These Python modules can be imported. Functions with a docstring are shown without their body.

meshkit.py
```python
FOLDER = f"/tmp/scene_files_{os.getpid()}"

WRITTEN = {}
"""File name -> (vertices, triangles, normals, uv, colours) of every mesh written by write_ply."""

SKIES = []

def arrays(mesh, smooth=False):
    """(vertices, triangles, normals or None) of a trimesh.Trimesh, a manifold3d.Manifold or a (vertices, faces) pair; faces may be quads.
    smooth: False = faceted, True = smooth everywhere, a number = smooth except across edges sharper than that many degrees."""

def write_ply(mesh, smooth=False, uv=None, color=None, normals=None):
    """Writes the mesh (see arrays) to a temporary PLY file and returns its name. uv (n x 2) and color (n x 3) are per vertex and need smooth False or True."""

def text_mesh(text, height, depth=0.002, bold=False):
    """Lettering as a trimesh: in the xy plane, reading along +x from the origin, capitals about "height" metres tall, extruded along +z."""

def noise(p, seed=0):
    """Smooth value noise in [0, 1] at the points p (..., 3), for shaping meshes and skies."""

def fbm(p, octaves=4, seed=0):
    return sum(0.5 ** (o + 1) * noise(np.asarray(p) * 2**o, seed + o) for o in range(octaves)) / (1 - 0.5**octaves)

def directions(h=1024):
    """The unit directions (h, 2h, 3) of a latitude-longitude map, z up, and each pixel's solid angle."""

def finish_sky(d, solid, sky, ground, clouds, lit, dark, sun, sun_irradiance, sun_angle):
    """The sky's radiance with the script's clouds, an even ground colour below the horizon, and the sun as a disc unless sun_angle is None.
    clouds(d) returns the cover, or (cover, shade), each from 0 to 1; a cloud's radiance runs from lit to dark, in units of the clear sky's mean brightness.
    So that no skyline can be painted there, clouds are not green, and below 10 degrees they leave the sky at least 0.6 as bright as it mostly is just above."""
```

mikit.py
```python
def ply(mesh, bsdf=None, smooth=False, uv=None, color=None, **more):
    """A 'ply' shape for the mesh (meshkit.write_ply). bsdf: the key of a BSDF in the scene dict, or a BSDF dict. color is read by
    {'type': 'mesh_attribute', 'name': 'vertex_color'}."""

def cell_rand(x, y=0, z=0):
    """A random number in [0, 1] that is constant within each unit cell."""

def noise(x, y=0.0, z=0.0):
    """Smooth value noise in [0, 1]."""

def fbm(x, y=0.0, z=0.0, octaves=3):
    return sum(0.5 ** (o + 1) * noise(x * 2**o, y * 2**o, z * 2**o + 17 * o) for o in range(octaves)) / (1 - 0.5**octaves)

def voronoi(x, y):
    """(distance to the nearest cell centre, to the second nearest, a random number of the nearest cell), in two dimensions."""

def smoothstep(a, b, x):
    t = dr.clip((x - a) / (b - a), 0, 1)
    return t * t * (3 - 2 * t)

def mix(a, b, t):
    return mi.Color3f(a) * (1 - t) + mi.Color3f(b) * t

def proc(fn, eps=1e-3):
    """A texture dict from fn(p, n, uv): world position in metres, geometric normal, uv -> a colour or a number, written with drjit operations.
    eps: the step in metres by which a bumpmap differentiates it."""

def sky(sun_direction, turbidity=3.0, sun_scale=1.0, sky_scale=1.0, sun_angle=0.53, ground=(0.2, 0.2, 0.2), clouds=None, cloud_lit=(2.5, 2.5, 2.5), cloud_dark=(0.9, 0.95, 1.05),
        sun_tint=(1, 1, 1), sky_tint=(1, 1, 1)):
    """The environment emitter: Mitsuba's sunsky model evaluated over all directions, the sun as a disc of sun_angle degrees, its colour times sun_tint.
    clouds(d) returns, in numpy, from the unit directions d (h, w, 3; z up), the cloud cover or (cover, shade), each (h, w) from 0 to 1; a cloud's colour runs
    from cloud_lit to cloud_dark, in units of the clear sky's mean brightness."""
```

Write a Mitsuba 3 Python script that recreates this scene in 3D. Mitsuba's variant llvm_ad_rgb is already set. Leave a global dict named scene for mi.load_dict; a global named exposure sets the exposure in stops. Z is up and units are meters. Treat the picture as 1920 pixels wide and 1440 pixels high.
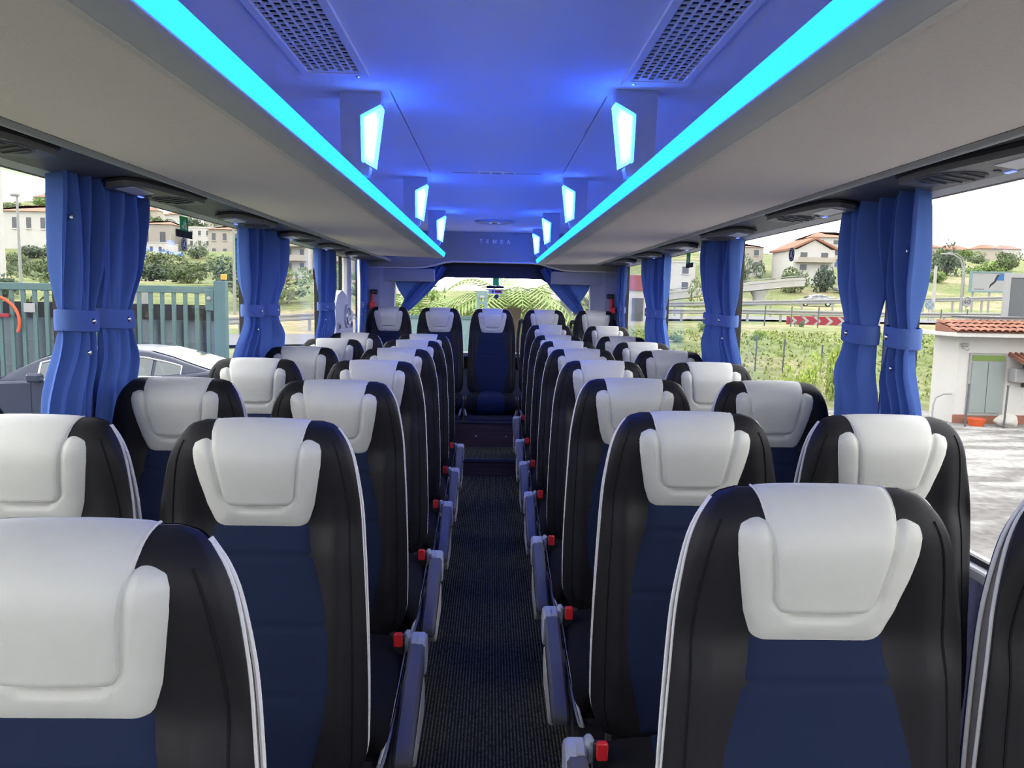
import math, random
import numpy as np
import trimesh
import shapely
from shapely.geometry import Polygon, Point, box as sbox
from scipy.spatial import Delaunay
import drjit as dr
import mitsuba as mi
import mikit, meshkit

# ---------------------------------------------------------------- camera, sky, exposure
scene, labels = {}, {}
T = mi.ScalarTransform4f
EYE = np.array([0.0, 0.0, 1.376])
YAW, PITCH, ROLL = math.radians(1.52), math.radians(-6.23), math.radians(1.17)
FW = np.array([math.sin(YAW) * math.cos(PITCH), math.cos(YAW) * math.cos(PITCH), math.sin(PITCH)])
RT = np.array([math.cos(YAW), -math.sin(YAW), 0.0])
UP = np.cross(RT, FW)
UP = UP * math.cos(ROLL) - RT * math.sin(ROLL)
scene['camera'] = {'type': 'perspective', 'fov': math.degrees(2 * math.atan(960 / 1480.0)), 'fov_axis': 'x', 'near_clip': 0.05, 'far_clip': 6000.0,
                   'to_world': T().look_at(origin=EYE.tolist(), target=(EYE + FW).tolist(), up=UP.tolist())}


def overcast(d):
    n = meshkit.fbm(d * np.array([3.0, 3.0, 6.0]) + 11.0, 4, 5)
    return np.ones(d.shape[:2]), np.clip((n - 0.35) * 1.3, 0, 1)


SKY = mikit.sky([0.55, -0.35, 0.75], turbidity=5.0, sun_scale=0.0, sky_scale=32.0, ground=(0.22, 0.22, 0.2), clouds=overcast,
                cloud_lit=(1.08, 1.08, 1.08), cloud_dark=(0.86, 0.88, 0.92))
scene['sky'] = SKY
exposure = 0.0
LED = (0.03, 0.95, 7.0)          # radiance of the blue strips
LAMP = (0.4, 2.6, 48.0)         # radiance of the lens lamps


# ---------------------------------------------------------------- helpers
def ref(k):
    return {'type': 'ref', 'id': k}


def mat(key, color, rough=0.6, spec=0.5, **kw):
    c = mikit.proc(color) if callable(color) else {'type': 'rgb', 'value': list(color)}
    scene[key] = {'type': 'twosided', 'bsdf': {'type': 'principled', 'base_color': c, 'roughness': rough, 'specular': spec, **kw}}
    return key


def add(key, mesh, bsdf, label=None, cat=None, group=None, kind=None, smooth=35, **more):
    d = mikit.ply(mesh, bsdf, smooth=smooth, **more) if not isinstance(mesh, dict) else dict(mesh)
    n, k = 0, key
    while k in scene:
        n += 1
        k = f'{key}_{n:03d}'
    scene[k] = d
    tag(k, label, cat, group, kind)
    return k


def tag(k, label=None, cat=None, group=None, kind=None):
    e = {}
    if label: e['label'] = label
    if cat: e['category'] = cat
    if group: e['group'] = group
    if kind: e['kind'] = kind
    if e: labels[k] = e


_used = {}


def num(name):
    """The next free key for a thing that has parts."""
    n = _used.get(name, -1) + 1
    _used[name] = n
    return name if n == 0 else f'{name}_{n:03d}'


def move(m, x=0, y=0, z=0, rz=0.0, rx=0.0, ry=0.0):
    m = m.copy()
    if rx: m.apply_transform(trimesh.transformations.rotation_matrix(rx, [1, 0, 0]))
    if ry: m.apply_transform(trimesh.transformations.rotation_matrix(ry, [0, 1, 0]))
    if rz: m.apply_transform(trimesh.transformations.rotation_matrix(rz, [0, 0, 1]))
    m.apply_translation([x, y, z])
    return m


def cat_(*ms):
    return trimesh.util.concatenate([m for x in ms for m in (x if isinstance(x, list) else [x])])


def bx(x0, x1, y0, y1, z0, z1, c=0.0):
    """A box, its edges chamfered by c."""
    x0, x1 = sorted((x0, x1)); y0, y1 = sorted((y0, y1)); z0, z1 = sorted((z0, z1))
    if c <= 0:
        return trimesh.creation.box(bounds=[[x0, y0, z0], [x1, y1, z1]])
    p = []
    for sx, a in ((1, x0), (-1, x1)):
        for sy, b in ((1, y0), (-1, y1)):
            for sz, d in ((1, z0), (-1, z1)):
                p += [(a + sx * c, b + sy * c, d), (a + sx * c, b, d + sz * c), (a, b + sy * c, d + sz * c)]
    return trimesh.convex.convex_hull(np.array(p))


def prism(poly, a, b, axis='y'):
    """Extrudes a 2D polygon from a to b; axis y: polygon in (x, z); axis x: polygon in (y, z); axis z: polygon in (x, y)."""
    if not hasattr(poly, 'exterior'):
        poly = Polygon(poly)
    if not poly.is_valid:
        poly = poly.buffer(0)
    m = trimesh.creation.extrude_polygon(poly, abs(b - a), engine='earcut')
    v = np.array(m.vertices)
    lo = min(a, b)
    if axis == 'y':
        v = np.stack([v[:, 0], v[:, 2] + lo, v[:, 1]], 1); f = m.faces[:, ::-1]
    elif axis == 'x':
        v = np.stack([v[:, 2] + lo, v[:, 0], v[:, 1]], 1); f = m.faces
    else:
        v = v + [0, 0, lo]; f = m.faces
    return trimesh.Trimesh(v, f, process=False)


def tube(path, r, n=8, closed=False):
    p = np.asarray(path, float)
    t = np.gradient(p, axis=0)
    if closed:
        t = np.roll(p, -1, 0) - np.roll(p, 1, 0)
    t /= np.linalg.norm(t, axis=1, keepdims=True) + 1e-12
    up = np.array([0.0, 0.31, 0.95]) if abs(t[:, 2]).mean() < 0.8 else np.array([1.0, 0.2, 0.0])
    a = np.cross(t, up); a /= np.linalg.norm(a, axis=1, keepdims=True)
    b = np.cross(t, a)
    g = np.arange(n) * 2 * np.pi / n
    rr = np.broadcast_to(r, (len(p),))[:, None, None]
    v = p[:, None] + rr * (np.cos(g)[None, :, None] * a[:, None] + np.sin(g)[None, :, None] * b[:, None])
    return grid_mesh(v, wrap_v=True, wrap_u=closed, caps=not closed)


def grid_mesh(v, wrap_v=False, wrap_u=False, caps=False, flip=False):
    """A mesh over a grid of points (m, n, 3)."""
    v = np.asarray(v, float)
    m, n = v.shape[:2]
    I = np.arange(m if wrap_u else m - 1)
    J = np.arange(n if wrap_v else n - 1)
    i, j = np.meshgrid(I, J, indexing='ij')
    i2, j2 = (i + 1) % m, (j + 1) % n
    q = np.stack([i * n + j, i2 * n + j, i2 * n + j2, i * n + j2], -1).reshape(-1, 4)
    f = np.vstack([q[:, [0, 1, 2]], q[:, [0, 2, 3]]])
    pts = v.reshape(-1, 3)
    if caps:
        c0, c1 = len(pts), len(pts) + 1
        pts = np.vstack([pts, v[0].mean(0), v[-1].mean(0)])
        k = np.arange(n); k2 = (k + 1) % n
        f = np.vstack([f, np.stack([k, k2, np.full(n, c0)], 1), np.stack([(m - 1) * n + k2, (m - 1) * n + k, np.full(n, c1)], 1)])
    if flip:
        f = f[:, ::-1]
    return trimesh.Trimesh(pts, f, process=False)


def cyl(p0, p1, r, n=16):
    p0, p1 = np.asarray(p0, float), np.asarray(p1, float)
    return tube([p0, p1], r, n)


def lathe(profile, n=24):
    """Profile of (radius, z) around the z axis."""
    g = np.arange(n) * 2 * np.pi / n
    v = np.array([[(r * math.cos(a), r * math.sin(a), z) for a in g] for r, z in profile])
    return grid_mesh(v, wrap_v=True, flip=True)


def disc(x, y, z, r, d, axis='x', n=20):
    """A button: a flat dome of radius r and depth d, facing along axis (sign of d)."""
    m = lathe([(0.001, 1.0), (0.5, 0.95), (0.85, 0.7), (1.0, 0.2), (1.0, 0.0), (0.001, 0.0)], n)
    v = np.array(m.vertices) * [r, r, abs(d)]
    s = 1 if d > 0 else -1
    if axis == 'x': v = np.stack([v[:, 2] * s, v[:, 0], v[:, 1]], 1)
    elif axis == 'y': v = np.stack([v[:, 0], v[:, 2] * s, v[:, 1]], 1)
    else: v = np.stack([v[:, 0], v[:, 1], v[:, 2] * s], 1)
    m = trimesh.Trimesh(v + [x, y, z], m.faces, process=False)
    if m.volume < 0: m.invert()
    return m


def text(s, h, depth, x, y, z, face='-y', bold=False, center=True):
    """Lettering on an upright plane. face -y: read by someone looking along +y; +x / -x: on a plane facing that way."""
    m = meshkit.text_mesh(s, h, depth, bold)
    v = np.array(m.vertices)
    if center: v[:, 0] -= (v[:, 0].min() + v[:, 0].max()) / 2
    if face == '-y': w = np.stack([v[:, 0], -v[:, 2], v[:, 1]], 1)
    elif face == '+x': w = np.stack([v[:, 2], v[:, 0], v[:, 1]], 1)
    else: w = np.stack([-v[:, 2], -v[:, 0], v[:, 1]], 1)
    return trimesh.Trimesh(w + [x, y, z], m.faces, process=False)


def interp(x, xs, ys):
    """Monotone-ish smooth interpolation."""
    from scipy.interpolate import PchipInterpolator
    return PchipInterpolator(xs, ys)(x)


# ---------------------------------------------------------------- materials
def carpet_col(p, n, uv):
    rib = dr.square(dr.sin(p.x * 285.0))
    loop = mikit.noise(p.x * 180, p.y * 120, 3.0)
    k = mikit.smoothstep(0.15, 0.95, rib * (0.35 + 0.9 * loop))
    return mikit.mix((0.022, 0.021, 0.011), (0.125, 0.118, 0.07), k)


def felt_col(p, n, uv):
    g = mikit.noise(p.x * 400, p.y * 400, p.z * 400)
    return mikit.mix((0.73, 0.665, 0.62), (0.80, 0.735, 0.685), g)


def wood_col(p, n, uv):
    g = mikit.fbm(p.x * 3.0, p.y * 3.0, p.z * 60.0)
    return mikit.mix((0.06, 0.032, 0.026), (0.12, 0.066, 0.052), g)


mat('light_leather', (0.555, 0.56, 0.515), 0.48, 0.45)
mat('black_fabric', (0.0105, 0.0105, 0.0125), 0.55, 0.22)
mat('cushion_fabric', (0.0105, 0.0105, 0.012), 0.85, 0.1)
mat('navy_fabric', (0.0105, 0.0185, 0.047), 0.8, 0.15)
mat('rear_fabric', (0.018, 0.022, 0.045), 0.55, 0.4)
mat('piping', (0.62, 0.62, 0.60), 0.5, 0.4)
mat('gusset', (0.20, 0.185, 0.175), 0.7, 0.3)
mat('thread', (0.004, 0.004, 0.005), 0.7, 0.2)
mat('arm_blue', (0.085, 0.088, 0.098), 0.5, 0.4)
mat('arm_grey', (0.33, 0.36, 0.40), 0.45, 0.5)
mat('arm_panel', (0.42, 0.42, 0.38), 0.5, 0.5)
mat('red_plastic', (0.62, 0.02, 0.025), 0.4, 0.5)
mat('black_plastic', (0.012, 0.012, 0.014), 0.4, 0.5)
mat('dark_metal', (0.05, 0.05, 0.055), 0.5, 0.5)
mat('chrome', (0.75, 0.76, 0.78), 0.18, 0.5, metallic=1.0)
mat('carpet', carpet_col, 0.95, 0.1)
mat('felt', felt_col, 0.9, 0.15)
mat('step_wood', wood_col, 0.45, 0.4)
mat('nose_grey', (0.52, 0.53, 0.54), 0.5, 0.4)
mat('edge_trim', (0.66, 0.63, 0.58), 0.5, 0.4)
mat('ceiling_mat', (0.80, 0.80, 0.80), 0.85, 0.2)
mat('wall_grey', (0.30, 0.32, 0.38), 0.75, 0.25)
mat('bulkhead', (0.34, 0.33, 0.25), 0.7, 0.25)
mat('service_dark', (0.075, 0.078, 0.09), 0.45, 0.45)
mat('service_grey', (0.12, 0.12, 0.125), 0.4, 0.5)
mat('moulding', (0.36, 0.37, 0.36), 0.4, 0.5)
mat('frame_black', (0.012, 0.012, 0.015), 0.5, 0.4)
mat('frame_grey', (0.42, 0.43, 0.45), 0.4, 0.5)
mat('band_black', (0.02, 0.021, 0.026), 0.6, 0.35)
mat('lens_white', (0.62, 0.63, 0.66), 0.3, 0.5)
mat('paint_white', (0.78, 0.77, 0.74), 0.6, 0.3)
scene['curtain_blue'] = {'type': 'principledthin', 'base_color': {'type': 'rgb', 'value': [0.085, 0.155, 0.43]}, 'roughness': 0.7, 'diff_trans': 0.2, 'sheen': 0.2}
mat('tie_blue', (0.08, 0.145, 0.40), 0.7, 0.25, sheen=0.3)
mat('glow_base', (0.08, 0.08, 0.08), 0.5, 0.2)
mat('letter_silver', (0.95, 0.95, 0.93), 0.3, 0.6)
scene['pane'] = {'type': 'thindielectric', 'int_ior': 1.09}

# ---------------------------------------------------------------- the bus shell
Y0, Y1 = -2.0, 7.55
add('floor', bx(-1.2, 1.2, Y0, Y1, -0.06, 0.0), 'carpet', kind='structure')
add('roof', bx(-1.23, 1.23, Y0, Y1 + 0.1, 2.03, 2.08), 'wall_grey', kind='structure')

# ceiling panel with its grooves and the two grille openings
GR = [(0.338, 0.512), (-0.512, -0.338)]
ceil = sbox(-1.16, Y0, 1.16, 7.3)
for a, b in GR:
    ceil = ceil.difference(sbox(a + 0.012, 1.21, b - 0.012, 2.17))
ceil = ceil.difference(sbox(-0.307, 2.35, -0.303, 3.86)).difference(sbox(0.318, 2.35, 0.322, 3.80))
ceil = ceil.difference(sbox(-0.205, 3.815, -0.05, 3.84)).difference(sbox(0.07, 3.815, 0.215, 3.84))
add('ceiling', prism(ceil, 1.96, 1.975, 'z'), 'ceiling_mat', kind='structure')
add('trim_1', bx(-1.14, 1.14, Y0, 7.3, 2.0, 2.02), 'frame_black', kind='structure')

for a, b in GR:
    k = num('ceiling_grille')
    side = 'right' if a > 0 else 'left'
    tag(k, f'perforated air conditioning grille in the ceiling beside the {side} rack', 'vent', 'ceiling grilles')
    fr = sbox(a, 1.2, b, 2.2).difference(sbox(a + 0.018, 1.222, b - 0.018, 2.155))
    add(k + '__frame', prism(fr, 1.951, 1.96, 'z'), 'ceiling_mat')
    pl = sbox(a + 0.018, 1.222, b - 0.018, 2.155)
    holes = []
    nc = 7
    w = (b - a - 0.036) / nc
    for c in range(nc):
        for r in range(32):
            y = 1.235 + r * 0.0285 + (0.014 if c % 2 else 0)
            if y + 0.022 > 2.15: continue
            x = a + 0.018 + c * w
            holes.append(sbox(x + 0.0024, y, x + w - 0.0024, y + 0.0222))
    add(k + '__perforated_plate', prism(pl.difference(shapely.union_all(holes)), 1.953, 1.957, 'z'), 'ceiling_mat')
    for y in (1.21, 2.178):
        xs = a + 0.03 if a > 0 else b - 0.03
        add(k + '__screw', disc(xs, y, 1.951, 0.006, -0.003, 'z', 10), 'chrome')

# hatch label and round ceiling lamp
k = num('hatch_label')
tag(k, 'small white notice plate at the edge of the ceiling hatch', 'label')
add(k + '__plate', bx(-0.078, 0.098, 3.755, 3.81, 1.9545, 1.9599), 'letter_silver')
for i in range(3):
    for j in range(3):
        add(k + '__text_line', bx(-0.068 + j * 0.056, -0.024 + j * 0.056, 3.774 + i * 0.012, 3.778 + i * 0.012, 1.9540, 1.9546), 'service_dark')
k = num('ceiling_speaker')
tag(k, 'round chrome-rimmed speaker in the rear of the ceiling', 'speaker')
m = lathe([(0.150, 0.0), (0.146, -0.012), (0.12, -0.016), (0.075, -0.008), (0.070, 0.0)], 40)
add(k + '__ring', move(m, 0.003, 6.19, 1.96), 'frame_grey')
m = lathe([(0.074, -0.004), (0.070, -0.014), (0.055, -0.016), (0.050, -0.004)], 32)
add(k + '__chrome_rim', move(m, 0.003, 6.19, 1.96), 'chrome')
add(k + '__grille', move(lathe([(0.0501, -0.003), (0.03, -0.006), (0.001, -0.007)], 24), 0.003, 6.19, 1.96), 'black_plastic')

PILLARS = [-0.91, 0.67, 2.254, 3.846, 5.43, 7.03]
GLASS_Z0, GLASS_Z1 = 0.765, 1.664
win = 0
for s in (-1, 1):
    side = 'left' if s < 0 else 'right'
    add(f'wall_{side}', cat_(bx(s * 1.165, s * 1.23, Y0, Y1, -1.0, GLASS_Z0 - 0.03), bx(s * 1.16, s * 1.23, Y0, Y1, GLASS_Z1 + 0.01, 2.05)), 'wall_grey', kind='structure')
    add(f'trim_{2 if s < 0 else 3}', bx(s * 1.145, s * 1.23, Y0, Y1, GLASS_Z0 - 0.03, GLASS_Z0 - 0.002, 0.004), 'frame_grey', kind='structure')
    add(f'baseboard_{side}', bx(s * 1.14, s * 1.165, Y0, 6.4, 0.0, 0.16, 0.005), 'service_dark', kind='structure')
    # the covering under the rack: service panel, rounded moulding, light strip over the glass
    P = [(0.940, 1.690), (1.128, 1.6705), (1.128, 1.71), (0.940, 1.72)]
    add(f'trim_{4 if s < 0 else 5}', prism([(s * x, z) for x, z in P], Y0, 7.22), 'service_dark', kind='structure')
    P = [(1.129, 1.6705), (1.166, 1.663), (1.17, 1.71), (1.129, 1.71)]
    add(f'trim_{6 if s < 0 else 7}', prism([(s * x, z) for x, z in P], Y0, 7.22), 'frame_grey', kind='structure')
    for i in range(len(PILLARS) + 1):
        a = Y0 if i == 0 else PILLARS[i - 1] + 0.04
        b = Y1 - 0.25 if i == len(PILLARS) else PILLARS[i] - 0.04
        win += 1
        x = s * 1.18
        add(f'window_{win}', trimesh.Trimesh([[x, a, GLASS_Z0], [x, b, GLASS_Z0], [x, b, GLASS_Z1 + 0.02], [x, a, GLASS_Z1 + 0.02]], [[0, 1, 2], [0, 2, 3]], process=False), 'pane', kind='structure', smooth=False)
        fr = sbox(a, GLASS_Z0 - 0.005, b, GLASS_Z1 + 0.01).difference(sbox(a + 0.022, GLASS_Z0 + 0.012, b - 0.022, GLASS_Z1).buffer(0.0))
        add(f'window_{win}__gasket', prism(fr, s * 1.173, s * 1.185, 'x'), 'frame_black')
        if i < len(PILLARS):
            add(f'wall_{side}__pillar', bx(s * 1.146, s * 1.166, PILLARS[i] - 0.04, PILLARS[i] + 0.04, GLASS_Z0 - 0.01, GLASS_Z1 + 0.03, 0.006), 'wall_grey')
            add(f'wall_{side}__pillar_seal', bx(s * 1.166, s * 1.20, PILLARS[i] - 0.06, PILLARS[i] + 0.06, GLASS_Z0 - 0.01, GLASS_Z1 + 0.03), 'frame_black')

# front of the bus, behind the camera: dashboard wall under an open windscreen
add('wall_front', bx(-1.23, 1.23, Y0 - 0.06, Y0, -1.0, 0.75), 'wall_grey', kind='structure')
win += 1
add(f'window_{win}', trimesh.Trimesh([[-1.15, Y0 - 0.03, 0.75], [1.15, Y0 - 0.03, 0.75], [1.15, Y0 - 0.03, 2.03], [-1.15, Y0 - 0.03, 2.03]], [[0, 1, 2], [0, 2, 3]], process=False), 'pane', kind='structure', smooth=False)

# luggage racks
RACK_END = {-1: 6.34, 1: 7.15}
for s in (-1, 1):
    side = 'left' if s < 0 else 'right'
    k = num('luggage_rack')
    tag(k, f'long grey overhead luggage rack above the {side} windows with a glowing blue edge', 'luggage rack')
    ye = RACK_END[s]
    mir = lambda P: [(s * x, z) for x, z in P]
    add(k + '__underside', prism(mir([(0.462, 1.680), (0.908, 1.688), (0.905, 1.73), (0.470, 1.722)]), Y0, ye), 'felt')
    # nose profile, slightly rounded, with a rounded far end
    nose = Polygon([(0.393, 1.684), (0.400, 1.679), (0.430, 1.676), (0.458, 1.677), (0.462, 1.681), (0.470, 1.722), (0.395, 1.722), (0.384, 1.719)])
    add(k + '__nose', prism(Polygon(mir(nose.exterior.coords)), Y0, ye + 0.012), 'nose_grey')
    add(k + '__edge_trim', prism(mir([(0.452, 1.6758), (0.467, 1.677), (0.467, 1.682), (0.452, 1.682)]), Y0, ye), 'edge_trim')
    led = prism(mir([(0.3785, 1.718), (0.3905, 1.686), (0.3945, 1.6865), (0.384, 1.719)]), Y0, ye)
    if led.volume < 0: led.invert()
    add(k + '__light_strip', led, 'glow_base', label='glowing blue light strip', smooth=False, emitter={'type': 'area', 'radiance': {'type': 'rgb', 'value': list(LED)}, 'sampling_weight': 6.0})
    add(k + '__moulding', tube([(s * 0.926, y, 1.692) for y in np.linspace(Y0, 7.2, 4)], 0.0145, 14), 'moulding')
    add(k + '__seam', prism(mir([(0.907, 1.6885), (0.913, 1.6885), (0.913, 1.72), (0.907, 1.72)]), Y0, ye), 'frame_black')
    add(k + '__top_shelf', prism(mir([(0.47, 1.7225), (1.155, 1.735), (1.155, 1.742), (0.47, 1.7285)]), Y0, ye), 'felt')
    add(k + '__end_panel', prism(mir([(0.40, 1.684), (0.91, 1.690), (1.155, 1.67), (1.155, 1.74), (0.40, 1.72)]), ye, ye + 0.008), 'nose_grey')

# brackets between rack and ceiling, each with a lit lens
brk = {-1: [0.75, 2.37, 3.99, 5.5], 1: [0.72, 2.27, 3.90, 5.5, 6.8]}
for s in (-1, 1):
    side = 'left' if s < 0 else 'right'
    names = {-1: ['', 'nearest', 'middle', 'farthest'], 1: ['', 'nearest', 'second', 'third', 'farthest']}[s]
    for i, y in enumerate(brk[s]):
        if i == 0: continue
        k = num('rack_bracket')
        tag(k, f'{names[i]} grey bracket with glowing lens between {side} luggage rack and ceiling', 'bracket lamp', 'rack brackets with lamps')
        P = Polygon([(0.336, 1.9595), (0.333, 1.936), (0.352, 1.80), (0.372, 1.723), (0.448, 1.723), (0.452, 1.9595)])
        L = Polygon([(0.3300, 1.921), (0.387, 1.890), (0.384, 1.765), (0.352, 1.748)])
        body = prism(Polygon([(s * a, b) for a, b in P.difference(L.buffer(0.006)).buffer(0).exterior.coords]), y, y + 0.055)
        add(k + '__post', body, 'nose_grey')
        C0 = shapely.affinity.translate(shapely.affinity.scale(Point(0, 0).buffer(1, 12), 0.020, 0.062), 0.363, 1.838)
        for j in range(7):
            q = L if j == 0 else L.buffer(-0.0022 * j).intersection(shapely.affinity.scale(C0, 1.75 - 0.2 * j, 1.6 - 0.17 * j))
            lens = prism(Polygon([(s * a, b) for a, b in q.exterior.coords]), y + 0.003 - 0.0004 * j, y + 0.052 + 0.0004 * j)
            if lens.volume < 0: lens.invert()
            rad = np.array(LAMP) + np.array([2.4, 6.0, 4.0]) * (j / 6.0) ** 1.6
            add(k + '__lens' + ('__glow_zone' if j else ''), lens, 'glow_base', smooth=False, emitter={'type': 'area', 'radiance': {'type': 'rgb', 'value': rad.tolist()}, 'sampling_weight': 1.0 if j else 3.0}, label=None if j else 'glowing blue-white lens')
        rim = L.buffer(0.012).difference(L.buffer(0.0055)).intersection(P.buffer(-0.001))
        for g in getattr(rim, 'geoms', [rim]):
            add(k + '__rim', prism(Polygon([(s * a, b) for a, b in g.exterior.coords]), y - 0.004, y + 0.001), 'nose_grey')

# service units over the seats
def service_unit(s, y0, label):
    k = num('service_unit')
    tag(k, label, 'reading light and air vent', 'overhead service units')
    slope = lambda x: 1.690 - (x - 0.94) * 0.142
    def plate(poly, top, bot):
        m = prism(Polygon([(s * a, y0 + b) for a, b in poly.exterior.coords]), 0, 1, 'z')
        v = np.array(m.vertices)
        v[:, 2] = np.where(v[:, 2] > 0.5, slope(np.abs(v[:, 0])) + top, slope(np.abs(v[:, 0])) + bot)
        return trimesh.Trimesh(v, m.faces, process=False)
    pod = Polygon([(1.064, 0.02), (1.064, 0.40), (1.02, 0.50), (0.965, 0.52), (0.962, 0.36), (0.985, 0.08), (1.01, 0.02)]).buffer(-0.012).buffer(0.012, 12)
    add(k + '__housing', plate(pod, -0.0005, -0.020), 'service_grey')
    add(k + '__base', plate(pod.buffer(0.008), -0.0003, -0.006), 'frame_black')
    add(k + '__reading_light', plate(sbox(1.003, 0.06, 1.050, 0.20), -0.0195, -0.0215), 'lens_white')
    ov = shapely.affinity.scale(Point(0, 0).buffer(1, 16), 0.034, 0.085)
    ov = shapely.affinity.translate(shapely.affinity.rotate(ov, 14), 1.008, 0.36)
    add(k + '__vent_rim', plate(Polygon(ov.buffer(0.006).exterior.coords, []), -0.0195, -0.0225), 'service_dark')
    add(k + '__vent', plate(ov, -0.0205, -0.0232), 'frame_black')
    for j in range(4):
        l = ov.intersection(sbox(0.9, 0.295 + j * 0.038, 1.2, 0.302 + j * 0.038))
        if not l.is_empty: add(k + '__vent_louvre', plate(l, -0.023, -0.0255), 'service_dark')
    add(k + '__call_button', plate(Point(1.035, 0.24).buffer(0.008, 6), -0.0195, -0.0225), 'service_dark')
    g = plate(sbox(1.052, 0.215, 1.060, 0.245), -0.0195, -0.022)
    add(k + '__blue_indicator', g, 'lens_white', label='small blue light', emitter={'type': 'area', 'radiance': {'type': 'rgb', 'value': [0.15, 0.3, 2.5]}, 'sampling_weight': 0.02}, smooth=False)


ORD = ['first', 'second', 'third', 'fourth', 'fifth', 'sixth', 'seventh', 'eighth']
for j, y in enumerate([1.30, 2.20, 3.08, 3.97, 4.85, 5.73]):
    service_unit(-1, y, f'{ORD[j]} dark overhead unit with light and vent along the left rack, counted from the front')
for j, y in enumerate([1.40, 2.31, 3.21, 4.11, 5.0, 5.88]):
    service_unit(1, y, f'{ORD[j]} dark overhead unit with light and vent along the right rack, counted from the front')

# rear: bulkhead with lettering, black glass band, corner panels, rear window, stepped base
arch = [(-1.16, 1.62), (-0.72, 1.62), (-0.62, 1.628), (-0.53, 1.65), (-0.44, 1.676), (-0.36, 1.686), (0.36, 1.686), (0.44, 1.676), (0.53, 1.65), (0.62, 1.628), (0.72, 1.62), (1.16, 1.62)]
add('wall_rear', prism(arch + [(1.16, 1.959), (-1.16, 1.959)], 7.22, 7.32), 'bulkhead', kind='structure')
rim = arch + [(x, z + 0.012) for x, z in arch[::-1]]
add('wall_rear__edge_trim', prism(rim, 7.208, 7.222), 'edge_trim')
for i, ch in enumerate('TEMSA'):
    add('wall_rear__letter', text(ch, 0.033, 0.010, -0.115 + i * 0.062, 7.2195, 1.860, '-y', True), 'letter_silver', label=f'chrome letter {ch}')
band = Polygon([(-1.16, 0.70), (1.16, 0.70), (1.16, 1.72), (-1.16, 1.72)])
opening = Polygon([(-0.905, 0.86), (0.905, 0.86), (0.905, 1.52), (0.51, 1.52), (0.45, 1.556), (-0.45, 1.556), (-0.51, 1.52), (-0.905, 1.52)])
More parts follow.
